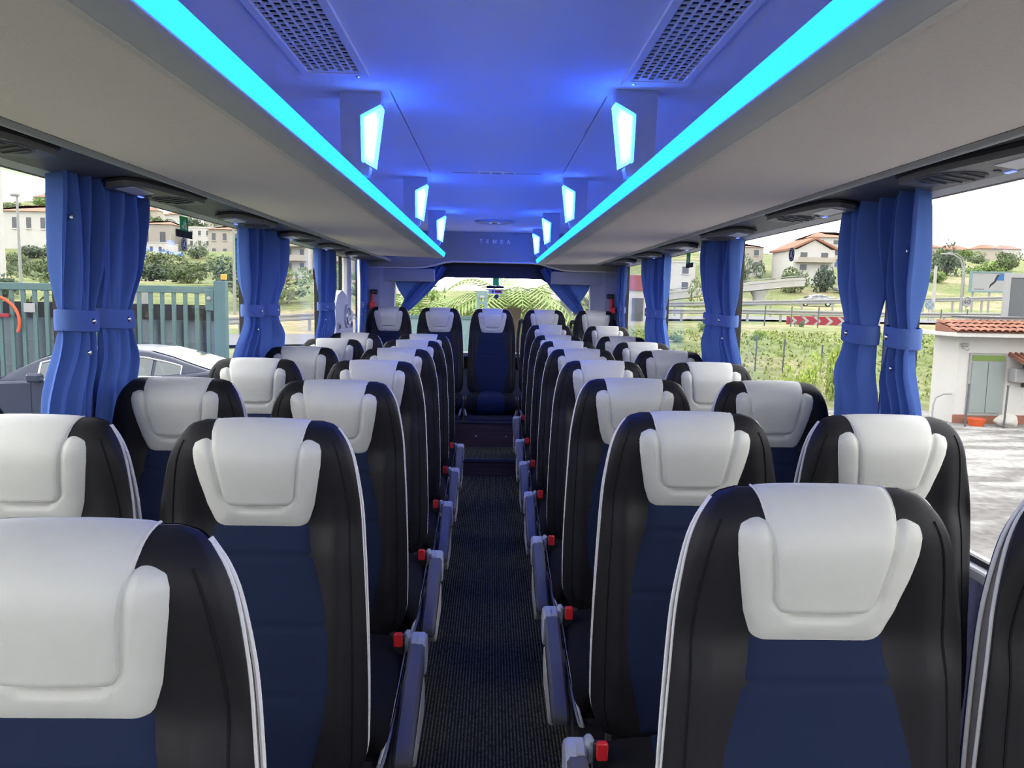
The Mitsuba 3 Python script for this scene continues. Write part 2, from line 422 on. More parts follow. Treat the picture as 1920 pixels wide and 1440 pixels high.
add('wall_rear__window_surround', prism(band.difference(opening), 7.45, 7.47), 'band_black')
win += 1
add(f'window_{win}', trimesh.Trimesh([[-1.1, 7.48, 0.8], [1.1, 7.48, 0.8], [1.1, 7.48, 1.7], [-1.1, 7.48, 1.7]], [[0, 1, 2], [0, 2, 3]], process=False), 'pane', kind='structure', smooth=False)
add('wall_rear__lower_panel', bx(-1.23, 1.23, 7.47, 7.55, -1.0, 0.84), 'wall_grey')
add('wall_rear__sill', bx(-1.1, 1.1, 7.36, 7.47, 0.82, 0.86, 0.005), 'frame_grey')
add('wall_rear__upper_panel', bx(-1.23, 1.23, 7.47, 7.55, 1.69, 2.05), 'wall_grey')
for s in (-1, 1):
    cp = [(s * 1.16, 7.16), (s * 1.02, 7.19), (s * 0.905, 7.32), (s * 0.905, 7.45), (s * 1.16, 7.45)]
    add('wall_rear__corner_post', prism(cp, 0.0, 1.62, 'z'), 'wall_grey')
    add('wall_rear__corner_box', bx(s * 1.16, s * 0.535, 7.225, 7.44, 1.508, 1.622, 0.006), 'wall_grey')
add('floor__bench_base', bx(-1.10, 1.10, 6.52, 7.44, 0.0, 0.345), 'step_wood')
add('floor__bench_base_nosing', bx(-1.10, 1.10, 6.505, 6.53, 0.33, 0.352, 0.003), 'dark_metal')
add('floor__step', bx(-0.262, 0.262, 6.02, 6.52, 0.0, 0.125), 'step_wood')
add('floor__step_tread', bx(-0.262, 0.262, 6.02, 6.52, 0.125, 0.131), 'carpet')
add('floor__step_nosing', bx(-0.262, 0.262, 6.0, 6.03, 0.108, 0.134, 0.003), 'dark_metal')
for x in (-0.12, 0.13):
    add('floor__step_screw', disc(x, 6.519, 0.22, 0.008, -0.003, 'y', 10), 'chrome')
add('floor__seat_plinth', bx(0.262, 1.10, 5.70, 6.52, 0.0, 0.045), 'carpet')

for s in (-1, 1):
    k = num('emergency_hammer')
    tag(k, f'red emergency hammer clipped to the {"left" if s < 0 else "right"} rear corner post', 'emergency hammer')
    x = s * 1.075
    add(k + '__handle', tube([(x, 7.155, 1.19), (x + s * 0.004, 7.15, 1.26), (x + s * 0.002, 7.15, 1.33), (x, 7.155, 1.39)], [0.014, 0.019, 0.017, 0.014], 10), 'red_plastic')
    add(k + '__head', bx(x - s * 0.045, x + s * 0.02, 7.135, 7.17, 1.385, 1.425, 0.008), 'black_plastic')
    add(k + '__bracket', bx(x - 0.02, x + 0.03, 7.15, 7.09, 1.25, 1.31, 0.006), 'red_plastic')

# ---------------------------------------------------------------- the coach seats
HT, HB = 1.12, 0.745          # height of the top of the backrest, its length


def s_w(h): return interp(h, [-0.01, 0, .006, .02, .043, .072, .11, .18, .25, .36, .47, .58, .67, .70, .745, .76], [.10, .118, .14, .156, .171, .182, .190, .2, .2045, .21, .214, .216, .215, .21, .19, .18])
def s_yf(h): return interp(h, [-0.01, 0, .04, .10, .16, .205, .26, .35, .50, .62, .745, .76], [-.060, -.061, -.061, -.050, -.034, -.026, -.042, -.052, -.070, -.084, -.082, -.081])
def s_yb(h): return interp(h, [-0.01, 0, .05, .12, .3, .5, .745, .76], [.02, .022, .036, .046, .056, .056, .045, .044])
def s_ym(h): return interp(h, [-0.01, 0, .03, .1, .25, .5, .745, .76], [.001, .0, -.008, -.008, -.012, -.020, -.024, -.024])
def s_g(h): return interp(h, [-0.01, 0, .06, .25, .5, .745, .76], [.003, .003, .006, .014, .010, .006, .006])
def s_c(h):
    k = np.clip((.075 - h) / .075, 0, 1)
    return np.maximum(1 - k ** 2.3, 0) ** .5


def front(x, z):
    """The y of the backrest's front at (x, z)."""
    h = HT - z
    w = s_w(h)
    r = np.clip(np.abs(x) / w, 0, 1)
    ym = s_ym(h) - s_g(h) - .014 * np.clip(h / .08, 0, 1)
    env = np.clip(h / .12, 0, 1) * np.clip((HB + .06 - h) / .1, 0, 1)
    bol = -.020 * np.exp(-((r - .76) / .14) ** 2) * env * interp(h, [-.1, 0, .12, .26, .6, .8], [.1, .15, .45, 1, 1, .7])
    return ym - (ym - s_yf(h)) * s_c(h) * (1 - r ** 3.0) ** (1 / 3.0) + bol * s_c(h) * (1 - r ** 6)


def rear(x, z):
    h = HT - z
    w = s_w(h) * .985
    r = np.clip(np.abs(x) / w, 0, 1)
    ym = s_ym(h) + s_g(h)
    return ym + (s_yb(h) - ym) * s_c(h) * (1 - r ** 2.4) ** (1 / 2.4)


def on_front(p, off):
    """Points (x, z) on the front, lifted off along the normal."""
    x, z = p[:, 0], p[:, 1]
    e = .002
    dx = (front(x + e, z) - front(x - e, z)) / (2 * e)
    dz = (front(x, np.minimum(z + e, HT)) - front(x, z - e)) / (np.minimum(z + e, HT) - z + e)
    dx, dz = np.clip(dx, -2, 2), np.clip(dz, -2, 2)
    n = np.stack([dx, -np.ones_like(x), dz], 1)
    n /= np.linalg.norm(n, axis=1, keepdims=True)
    return np.stack([x, front(x, z), z], 1) + n * np.asarray(off)[:, None]


def resample(poly, res):
    n = max(12, int(poly.exterior.length / res))
    return np.array([poly.exterior.interpolate(i / n, normalized=True).coords[0] for i in range(n)])


def flat_mesh(poly, res):
    """Triangulates a polygon with inner points; returns points, triangles, distance of each point to the outline."""
    b = resample(poly, res)
    x0, y0, x1, y1 = poly.bounds
    gx, gy = np.meshgrid(np.arange(x0, x1, res), np.arange(y0, y1, res))
    gx = gx + (np.arange(gx.shape[0]) % 2)[:, None] * res / 2
    g = np.stack([gx.ravel(), gy.ravel()], 1)
    ring = []
    for k, off in ((.35, .4), (.75, .9)):
        q = poly.buffer(-res * off)
        if not q.is_empty and q.geom_type == 'Polygon': ring.append(resample(q, res))
    inner = poly.buffer(-res * 1.3)
    g = g[shapely.contains_xy(inner, g[:, 0], g[:, 1])] if not inner.is_empty else g[:0]
    p = np.vstack([b] + ring + [g])
    t = Delaunay(p).simplices
    c = p[t].mean(1)
    t = t[shapely.contains_xy(poly.buffer(1e-6), c[:, 0], c[:, 1])]
    a = p[t]
    area = (a[:, 1, 0] - a[:, 0, 0]) * (a[:, 2, 1] - a[:, 0, 1]) - (a[:, 1, 1] - a[:, 0, 1]) * (a[:, 2, 0] - a[:, 0, 0])
    t = np.where((area < 0)[:, None], t[:, ::-1], t)
    d = shapely.distance(shapely.points(p), poly.exterior)
    return p, t, d


def panel(poly, off, puff, edge, res=.009, extra=None):
    p, t, d = flat_mesh(poly, res)
    o = off + puff * (1 - np.exp(-d / edge))
    if extra is not None: o = o + extra(p)
    return trimesh.Trimesh(on_front(p, o), t, process=False)


def mirror_poly(half):
    return Polygon(half + [(-x, z) for x, z in half[::-1]])


def build_seat():
    M = {}
    hs = np.concatenate([[0, .0008, .003, .006, .01, .015, .021, .028, .036, .045], np.linspace(.056, .70, 46), [.71, .72, .73, .738, .745]])
    z = HT - hs
    a = np.linspace(-1, 1, 45)
    r = np.sin(a * np.pi / 2) * .4 + a * .6
    X = s_w(hs)[:, None] * r[None, :]
    Z = np.repeat(z[:, None], len(a), 1)
    F = np.stack([X, front(X, Z), Z], -1)
    yy = (s_ym(hs) - s_g(hs))[:, None]
    back = .017 * np.clip(hs / .08, 0, 1)[:, None]
    roll = [np.stack([X[:, [e]] * k, yy - back * q, Z[:, [e]]], -1) for e in (0, -1) for k, q in ((.998, .7), (.990, .35), (.972, 0.0))]
    f = grid_mesh(np.concatenate(roll[:3][::-1] + [F] + roll[3:], 1))
    M['backrest'] = (f, 'black_fabric')
    b = grid_mesh(np.stack([X * .985, rear(X * .985, Z), Z], -1), flip=True)
    M['rear_cover'] = (b, 'rear_fabric')
    # the outline, from the lower left over the top to the lower right
    side = np.stack([s_w(hs), z, s_ym(hs), s_g(hs)], 1)
    top = [(x, HT, s_ym(0.0), s_g(0.0)) for x in np.linspace(-.1, .1, 9)]
    out = np.vstack([side[::-1] * [-1, 1, 1, 1], top, side])
    lo = side[hs > .011]
    g = np.stack([np.stack([out[:, 0] * .968, out[:, 2] + k * out[:, 3], out[:, 1] - .001], 1) for k in (-1, 0, 1)], 1)
    M['gusset'] = (grid_mesh(g), 'gusset')
    for q, (s, k) in enumerate(((-1, -1), (-1, 1), (1, -1), (1, 1))):
        M['piping' + (f'_{q:03d}' if q else '')] = (tube(np.stack([s * lo[:, 0] * .984, lo[:, 2] + k * lo[:, 3], lo[:, 1]], 1), .0034, 7), 'piping')
    for s, nm in ((-1, 'edge_seam'), (1, 'edge_seam_001')):
        hh = np.linspace(.035, .72, 40)
        xx = s * s_w(hh) * .875
        M[nm] = (tube(np.stack([xx, front(xx, HT - hh) - .0004, HT - hh], 1), .0020, 5), 'thread')
    # blue insert with quilting seams
    half = [(0, .2), (.098, .2), (.102, .24), (.118, .30), (.134, .36), (.142, .42), (.1455, .48), (.1455, .53), (.138, .59), (.124, .65), (.112, .70), (.106, .74), (0, .74)]
    ins = mirror_poly([(x, HT - h) for x, h in half]).buffer(0)
    def quilt(p):
        h = HT - p[:, 1]
        o = -.0042 * np.exp(-((h - .268) / .0045) ** 2) - .0042 * np.exp(-((h - .408) / .0045) ** 2)
        o -= .004 * np.exp(-((h - .548) / .0045) ** 2) * np.clip((.09 - np.abs(p[:, 0])) / .02, 0, 1)
        return o
    M['insert'] = (panel(ins, -.004, .0105, .010, .0075, quilt), 'navy_fabric')
    # headrest pad
    half = [(0, .218), (.080, .218), (.096, .205), (.109, .168), (.119, .12), (.1265, .08), (.1285, .052), (.124, .036), (.108, .028), (.085, .024), (0, .022)]
    pad = mirror_poly([(x, HT - h) for x, h in half]).buffer(-.008).buffer(.008, 10)
    low = pad.intersection(sbox(-1, HT - .3, 1, HT - .1)).buffer(-.03).buffer(.03, 12)
    pad = pad.intersection(sbox(-1, HT - .14, 1, HT)).union(low).buffer(.001).buffer(-.001)
    pillow = lambda p: .006 * np.sin(np.pi * np.clip((HT - p[:, 1]) / .22, 0, 1)) * (1 - (p[:, 0] / .16) ** 2)
    fh = np.linspace(0, .142, 30)
    fw = interp(fh, [0, .015, .05, .09, .14, .18], [.0975, .093, .084, .077, .070, .0665])
    FL = Polygon([(-a_, HT - b_) for a_, b_ in zip(fw, fh)] + [(-.040, HT - .170), (.040, HT - .170)] + [(a_, HT - b_) for a_, b_ in zip(fw[::-1], fh[::-1])]).exterior
    groove = lambda p: -.0055 * np.exp(-(shapely.distance(shapely.points(p), FL) / .0055) ** 2)
    M['headrest'] = (panel(pad, -.004, .018, .013, .0052, lambda p: groove(p) + pillow(p) * (1 - np.exp(-shapely.distance(shapely.points(p), pad.exterior) / .02))), 'light_leather')
    # the leather flap laid over the top
    hf = np.concatenate([np.linspace(.170, .06, 22), .055 * (1 - np.sin(np.linspace(0, 1, 14) * np.pi / 2))])
    hb = np.concatenate([.05 * (1 - np.cos(np.linspace(0, 1, 10) * np.pi / 2))[1:], np.linspace(.06, .1, 5)])
    puff = .0135 * np.clip(hf / .09, 0, 1) ** 2 * (3 - 2 * np.clip(hf / .09, 0, 1)) + .006 * np.sin(np.pi * np.clip(hf / .22, 0, 1))
    prof = np.vstack([np.stack([front(0 * hf, HT - hf) - puff, HT - hf], 1), np.stack([rear(0 * hb, HT - hb), HT - hb], 1)])
    tt = np.gradient(prof, axis=0); tt /= np.linalg.norm(tt, axis=1, keepdims=True)
    nn = np.stack([-tt[:, 1], tt[:, 0]], 1)
    hw = np.concatenate([interp(hf, [0, .015, .05, .09, .14, .18], [.0975, .093, .084, .077, .070, .0665]), np.full(len(hb), .0965)])
    rc = .028
    low = .170 - hf
    cut = np.where(low < rc, rc - np.sqrt(np.maximum(rc ** 2 - (rc - low) ** 2, 0)), 0)
    hw[:len(hf)] -= cut
    U = np.array([-1, -.985, -.95, -.85, -.65, -.4, -.15, .15, .4, .65, .85, .95, .985, 1])
    OU = np.array([-.008, -.002, .0012, .0030, .0042, .005, .0052, .0052, .005, .0042, .0030, .0012, -.002, -.008])
    rows = []
    hz = np.concatenate([hf, hb])
    for i in range(len(prof)):
        x = U * hw[i]
        fn = front if i < len(hf) else rear
        dy = fn(x, np.full(len(U), HT - hz[i])) - fn(np.zeros(1), np.full(1, HT - hz[i]))
        end = min(1.0, .0 + i / 1.6) if i < 2 else 1
        o = OU * end - (1 - end) * .008
        rows.append(np.stack([x, prof[i, 0] + dy + nn[i, 0] * o, prof[i, 1] + nn[i, 1] * o], 1))
    R_ = np.array(rows)
    fl = grid_mesh(R_)
    nf = len(hf)
    edge = np.vstack([R_[:nf + 3, 2][::-1], R_[0, 3:-3], R_[:nf + 3, -3]])
    edge[:, 1] += .0016
    M['flap_seam'] = (tube(edge, .0016, 5), 'light_leather')
    M['headrest_flap'] = (fl, 'light_leather')
    # cushion
    ys = np.concatenate([np.linspace(-.10, -.50, 16), -.50 - .075 * np.sin(np.linspace(0, 1, 12)[1:] * np.pi / 2)])
    kk = np.concatenate([np.ones(16), np.cos(np.linspace(0, 1, 12)[1:] * np.pi / 2)])
    kk = np.maximum(kk, .02) ** .8
    ang = np.linspace(0, 2 * np.pi, 48, endpoint=False)
    sx = np.sign(np.cos(ang)) * np.abs(np.cos(ang)) ** .55
    sz = np.sign(np.sin(ang)) * np.abs(np.sin(ang)) ** .6
    zc = .312 + .012 * np.clip((-.1 - ys) / .4, 0, 1)
    rows = [np.stack([.2225 * (.88 + .12 * k) * sx, np.full(48, y), c + .076 * k * sz], 1) for y, k, c in zip(ys, kk, zc)]
    M['cushion'] = (grid_mesh(rows, wrap_v=True, caps=True), 'cushion_fabric')
    prof = np.array([(y, c + .076 * k) for y, k, c in zip(ys, kk, zc)] + [(y, c - .076 * k) for y, k, c in list(zip(ys, kk, zc))[:-1][::-1][:9]])
    tt = np.gradient(prof, axis=0); tt /= np.linalg.norm(tt, axis=1, keepdims=True)
    nn = np.stack([tt[:, 1], -tt[:, 0]], 1)
    nn = np.where((nn[:, 1:2] < -2), -nn, nn)
    if nn[3, 1] < 0: nn = -nn
    hw = np.interp(np.linspace(0, 1, len(prof)), [0, .35, .7, 1], [.085, .11, .115, .115])
    rows = [np.stack([U * hw[i], prof[i, 0] + nn[i, 0] * (OU + .001), prof[i, 1] + nn[i, 1] * (OU + .001)], 1) for i in range(len(prof))]
    M['cushion_insert'] = (grid_mesh(rows, flip=True), 'navy_fabric')
    n = 0
    for s in (-1, 1):
        for dz in (0, .022):
            path = [(s * .2185, -.12,   .345 - dz), (s * .2195, -.3, .335 - dz * 1.3), (s * .2190, -.45, .32 - dz * 1.6), (s * .214, -.53, .295 - dz * 1.5), (s * .205, -.565 + dz * .4, .265 - dz), (s * .199, -.562 + dz * .6, .245)]
            tt = np.linspace(0, 1, 24)
            path = np.array(path)
            path = np.stack([interp(tt, np.linspace(0, 1, 6), path[:, c]) for c in range(3)], 1)
            M['cushion_piping' + (f'_{n:03d}' if n else '')] = (tube(path, .0042, 6), 'piping')
            n += 1
    return M


def build_frame(h):
    """Legs and frame under the cushion, down by h."""
    return cat_(bx(-.218, .218, -.53, -.08, max(.10, h + .002), .245, .01), bx(-.15, -.11, -.46, -.40, h, .21, .004), bx(.11, .15, -.46, -.40, h, .21, .004),
                bx(-.15, -.11, -.2, -.14, h, .21, .004), bx(.11, .15, -.2, -.14, h, .21, .004), bx(-.17, .17, -.03, .02, .20, .62, .01), bx(-.15, .15, -.12, .02, .20, .25, .01))


def build_arm(s):
    """The armrest on the aisle side s, and the belt buckle."""
    M = {}
    bar = Polygon([(-.130, .452), (-.20, .440), (-.40, .385), (-.545, .338), (-.572, .318), (-.568, .292), (-.53, .288), (-.38, .322), (-.22, .370), (-.14, .385)])
    bar = bar.buffer(-.008).buffer(.008, 6)
    def slab(poly, x0, x1, c):
        q = poly.buffer(-c)
        m = []
        for p, a, b in ((poly, x0 + c, x1 - c), (q, x0, x1)):
            m.append(prism(p, s * a, s * b, 'x'))
        pts = np.vstack([x.vertices for x in m])
        lo, hi = np.array(poly.exterior.coords), np.array(q.exterior.coords)
        rings = []
        N = 64
        for pp, x in ((q, x0), (poly, x0 + c), (poly, x1 - c), (q, x1)):
            st = pp.exterior.project(Point(-.35, .9)) / pp.exterior.length
            rr = [pp.exterior.interpolate((st + i / N) % 1.0, normalized=True).coords[0] for i in range(N)]
            rings.append([(s * x, a, b) for a, b in rr])
        g = grid_mesh(rings, wrap_v=True, caps=True)
        if g.volume < 0: g.invert()
        return g
    M['armrest'] = (slab(bar.intersection(sbox(-1, 0, -.185, 1)), .216, .262, .007), 'arm_blue')
    M['armrest_cap'] = (slab(bar.intersection(sbox(-.186, 0, 0, 1)).buffer(.002), .2155, .2625, .007), 'arm_grey')
    M['armrest_pivot'] = (slab(Point(-.158, .395).buffer(.058, 16), .236, .264, .005), 'arm_grey')
    M['armrest_link'] = (bx(s * .196, s * .22, -.165, -.12, .40, .455, .008), 'arm_grey')
    sl = Polygon([(-.175, .345), (-.30, .318), (-.44, .285), (-.45, .25), (-.43, .215), (-.2, .225), (-.16, .26)]).buffer(-.01).buffer(.01, 6)
    M['side_panel'] = (slab(sl, .232, .260, .005), 'arm_panel')
    M['buckle'] = (bx(s * .184, s * .208, -.196, -.178, .430, .470, .003), 'red_plastic')
    M['buckle__sleeve'] = (cat_(bx(s * .180, s * .212, -.180, -.160, .40, .462, .004), bx(s * .189, s * .202, -.175, -.16, .36, .41, .002)), 'black_plastic')
    for k_, v_ in M.items():
        v_[0].apply_translation([s * (.010 if 'buckle' in k_ else .021), 0, -.045])
    return M


SEAT = {k: mikit.ply(m, b, smooth=50) for k, (m, b) in build_seat().items()}
SEAT['frame'] = mikit.ply(build_frame(0.0), 'dark_metal')
LOW = {**SEAT, 'frame': mikit.ply(build_frame(.191), 'dark_metal')}
ARM = {s: {k: mikit.ply(m, b, smooth=40) for k, (m, b) in build_arm(s).items()} for s in (-1, 1)}
belt = cat_(tube([(-.235, -.02, 1.02), (-.245, -.04, .95), (-.235, -.06, .80), (-.225, -.10, .62)], [.006, .02, .022, .018], 6))
BELT = {'belt_guide': mikit.ply(bx(-.225, -.185, -.05, -.0, 1.0, 1.035, .008), 'black_plastic'),
        'seat_belt': mikit.ply(grid_mesh([[(-.215 - .02 * math.sin(t * 3.1) + u * .012, -.03 - .07 * t - abs(u) * .004, 1.02 - .42 * t) for u in (-1, 0, 1)] for t in np.linspace(0, 1, 14)]), 'black_fabric')}
scene['seat_window'] = {'type': 'shapegroup', **SEAT}
scene['seat_aisle_left'] = {'type': 'shapegroup', **SEAT, **ARM[1]}
scene['seat_aisle_right'] = {'type': 'shapegroup', **SEAT, **ARM[-1]}
scene['seat_bench'] = {'type': 'shapegroup', **LOW}
scene['seat_bench_belt'] = {'type': 'shapegroup', **LOW, **BELT}


def seat(group, x, y, z, label, rz=0.0, rx=0.0):
    k = num('coach_seat')
    scene[k] = {'type': 'instance', 'shapes': ref(group), 'to_world': T().translate([x, y, z]).rotate([0, 0, 1], rz).rotate([1, 0, 0], rx)}
    tag(k, label, 'seat', 'coach seats')


LOOK = 'navy-black seat with grey headrest'
DY_R = [.014, -.012, -.002, -.005, .004, .001, .002]
DY_L = [.003, -.006, .001, .004, -.001, .001, -.002]
for i in range(7):
    seat('seat_aisle_right', .460, 1.064 + .742 * i + DY_R[i], 0, f'{LOOK}, {ORD[i]} from the front in the column right of the aisle')
for i in range(7):
    seat('seat_window', .910, 1.064 + .742 * i + DY_R[i], 0, f'{LOOK}, {ORD[i]} from the front in the right window column')
for i in range(7):
    seat('seat_aisle_left', -.457, .857 + .742 * i + DY_L[i], 0, f'{LOOK}, {ORD[i]} from the front in the column left of the aisle')
for i in range(1, 7):
    seat('seat_window', -.913, .857 + .742 * i + DY_L[i], 0, f'{LOOK}, {ORD[i - 1]} in view in the left window column')
seat('seat_aisle_right', .460, 6.27, .045, f'{LOOK} on the raised plinth, last one right of the aisle')
seat('seat_window', .910, 6.27, .045, f'{LOOK} on the raised plinth, last one by the right windows')
for i, (x, nm) in enumerate([(-.916, 'leftmost'), (-.465, 'second from left'), (.0, 'middle'), (.462, 'second from right'), (.918, 'rightmost')]):
    seat('seat_bench_belt' if i > 2 else 'seat_bench', x, 7.06, .154, f'{LOOK}, {nm} of the five on the rear bench', rz=0)

# ---------------------------------------------------------------- curtains
def curtain(s, top, tie, low, seed, label, buttons, tight=0.0):
    top, tie, low = [tuple(1.034 * q for q in e) for e in (top, tie, low)]
    rnd = np.random.default_rng(seed)
    k = num('window_curtain')
    tag(k, label, 'curtain', 'tied window curtains')
    Z = np.concatenate([np.linspace(1.676, 1.34, 26), np.linspace(1.33, 1.25, 10), np.linspace(1.24, .775, 30)])
    u = np.linspace(0, 1, 90)
    zs = [.70, .95, 1.15, 1.245, 1.29, 1.335, 1.45, 1.60, 1.70]
    def edge(i):
        t, g, l = top[i], tie[i], low[i]
        return interp(Z, zs, [l, l * .92 + g * .08, l * .66 + g * .34, l * .10 + g * .90, g, t * .10 + g * .90, t * .62 + g * .38, t * .95 + g * .05, t])
    a, b = edge(0), edge(1)
    n = rnd.uniform(2.5, 3.3)
    ph = rnd.uniform(0, 6, 4)
    width = max(abs(top[1] - top[0]), .1)
    amp = interp(Z, zs, [.012, .013, .017, .015, .009, .015, .028, .031, .026]) * min(1.15, width / .22 + .25)
    amp = amp * (1 - 22 * tight)
    U, ZZ = np.meshgrid(u, Z)
    warp = U + .035 * np.sin(U * 7 + ph[0] + (ZZ - 1.3) * 1.5) * np.sin(U * np.pi)
    pl = np.sin(warp * n * 2 * np.pi + ph[1]) + .45 * np.sin(warp * n * 4.3 * np.pi + ph[2] + (ZZ - 1.3) * 2.2)
    pl = np.sign(pl) * np.abs(pl) ** .8 + .25 * np.sin(U * 9 + ZZ * 8 + ph[3])
    round_ = .022 * np.exp(-((ZZ - 1.29) / .11) ** 2) * (1 - (2 * U - 1) ** 2)
    X = interp(Z, [.7, .92, 1.08, 1.2, 1.7], [1.145, 1.142 + tight / 4, 1.132 + tight / 2, 1.113 + tight, 1.113 + tight])[:, None] + amp[:, None] * pl - round_ * 0.5
    Yv = a[:, None] + (b - a)[:, None] * (U + .02 * np.sin(warp * n * 4 * np.pi + ph[1]))
    add(k + '__cloth', grid_mesh(np.stack([s * X, Yv, ZZ], -1)), 'curtain_blue', smooth=True)
    c, hwid = (tie[0] + tie[1]) / 2, abs(tie[1] - tie[0]) / 2 + .003
    g = np.linspace(0, 2 * np.pi, 40, endpoint=False)
    rings = []
    for dz, o in ((-.028, -.002), (-.026, .001), (0, .002), (.026, .001), (.028, -.002)):
        rings.append(np.stack([s * (1.110 + tight + (.036 - tight * .8 + o) * np.sign(np.cos(g)) * np.abs(np.cos(g)) ** .8), c + (hwid + o) * np.sign(np.sin(g)) * np.abs(np.sin(g)) ** .8, 1.291 + dz + .004 * np.sin(g) * s + 0 * g], 1))
    add(k + '__tie_band', grid_mesh(rings, wrap_v=True), 'tie_blue', smooth=True)
    for (by, bz) in buttons:
        by *= 1.034
        x = 1.0715 + tight * 1.8 if abs(bz - 1.29) < .03 else 1.092 + tight * 1.5
        add(k + '__snap_button', disc(s * x, by, bz, .0085, -s * .006, 'x', 16), 'chrome')


W = ['first', 'second', 'third', 'fourth']
LC = [((2.0, 2.175), (2.0, 2.15), (1.93, 2.17), (2.195, 2.46), (2.19, 2.36), (2.19, 2.42)),
      ((3.42, 3.705), (3.47, 3.68), (3.33, 3.70), (3.735, 4.13), (3.73, 3.96), (3.735, 4.20)),
      ((4.90, 5.23), (5.0, 5.2), (4.9, 5.24), (5.265, 5.46), (5.27, 5.40), (5.27, 5.5)),
      ((6.45, 6.78), (6.52, 6.74), (6.42, 6.78), (6.83, 7.04), (6.83, 6.98), (6.83, 7.04))]
RC = [((1.965, 2.16), (1.985, 2.10), (1.95, 2.155), (2.20, 2.41), (2.20, 2.36), (2.2, 2.46)),
      ((3.45, 3.70), (3.50, 3.66), (3.42, 3.70), (3.76, 4.04), (3.745, 3.93), (3.75, 4.10)),
      ((4.93, 5.22), (4.99, 5.2), (4.9, 5.23), (5.28, 5.70), (5.28, 5.55), (5.28, 5.62)),
      ((6.55, 6.77), (6.58, 6.74), (6.5, 6.78), (6.83, 7.03), (6.83, 6.98), (6.83, 7.03))]
for s, C in ((-1, LC), (1, RC)):
    side = 'left' if s < 0 else 'right'
    for i, c in enumerate(C):
        for j in (0, 1):
            tp, ti, lo = c[3 * j:3 * j + 3]
            m = (ti[0] + ti[1]) / 2
            bt = [(m + .01, 1.291)]
            if j == 0: bt += [(tp[0] + .03, 1.56), (m + .02, 1.205)] if s < 0 else [(tp[0] + .05, 1.52), (m + .015, 1.205)]
            curtain(s, tp, ti, lo, 10 + i * 7 + j * 3 + (s > 0) * 100, f'blue pleated curtain tied back on the {"near" if j == 0 else "far"} side of the {W[i]} {side} window pillar', bt, .024 if i == 3 else .012 if i == 2 else 0.0)

# the two rear curtains, gathered diagonally to the corners
for s in (-1, 1):
    k = num('rear_curtain')
    tag(k, f'blue curtain gathered diagonally to the {"left" if s < 0 else "right"} edge of the rear window', 'curtain', 'rear window curtains')
    q = 1 if s < 0 else -1
    tt = np.linspace(0, 1, 40)
    cx = interp(tt, [0, .3, .62, 1], [-.505, -.595, -.70, -.835])
    cz = interp(tt, [0, .3, .62, 1], [1.675, 1.52, 1.395, 1.235])
    tx, tz = np.gradient(cx), np.gradient(cz)
    L = np.hypot(tx, tz)
    uu = np.linspace(-1, 1, 46)
    hw = interp(tt, [0, .4, .85, 1], [.082, .072, .055, .030])
    X = cx[:, None] - (tz / L)[:, None] * uu[None] * hw[:, None]
    Zz = cz[:, None] + (tx / L)[:, None] * uu[None] * hw[:, None]
    Yv = 7.385 + .014 * np.sin(uu[None] * 11 + tt[:, None] * 2) - .012 * (1 - uu[None] ** 2)
    add(k + '__gathered_band', grid_mesh(np.stack([q * X, Yv + 0 * X, Zz], -1)), 'curtain_blue', smooth=True)
    v = np.linspace(0, 1, 24)
    rows = []
    for w_ in v:
        z_ = 1.53 - .255 * w_
        x0_ = -.905 + .115 * math.sin(w_ * 1.45) ** 2.2
        x1_ = float(np.interp(-z_, -cz, cx)) - .01
        rows.append([(q * (x0_ + (x1_ - x0_) * f_), 7.40 + .008 * math.sin(f_ * 9 + w_ * 4), z_) for f_ in np.linspace(0, 1, 16)])
    add(k + '__cloth', grid_mesh(rows), 'curtain_blue', smooth=True)
    add(k + '__holder', disc(s * .855, 7.37, 1.215, .018, -.012, 'y', 14), 'chrome')

# ---------------------------------------------------------------- stickers on the panes
mat('sticker_green', (0.02, 0.45, 0.10), 0.5)
mat('sticker_red', (0.22, 0.012, 0.035), 0.5)
mat('sticker_white', (0.75, 0.75, 0.75), 0.5)
mat('sticker_blue', (0.02, 0.03, 0.10), 0.5)


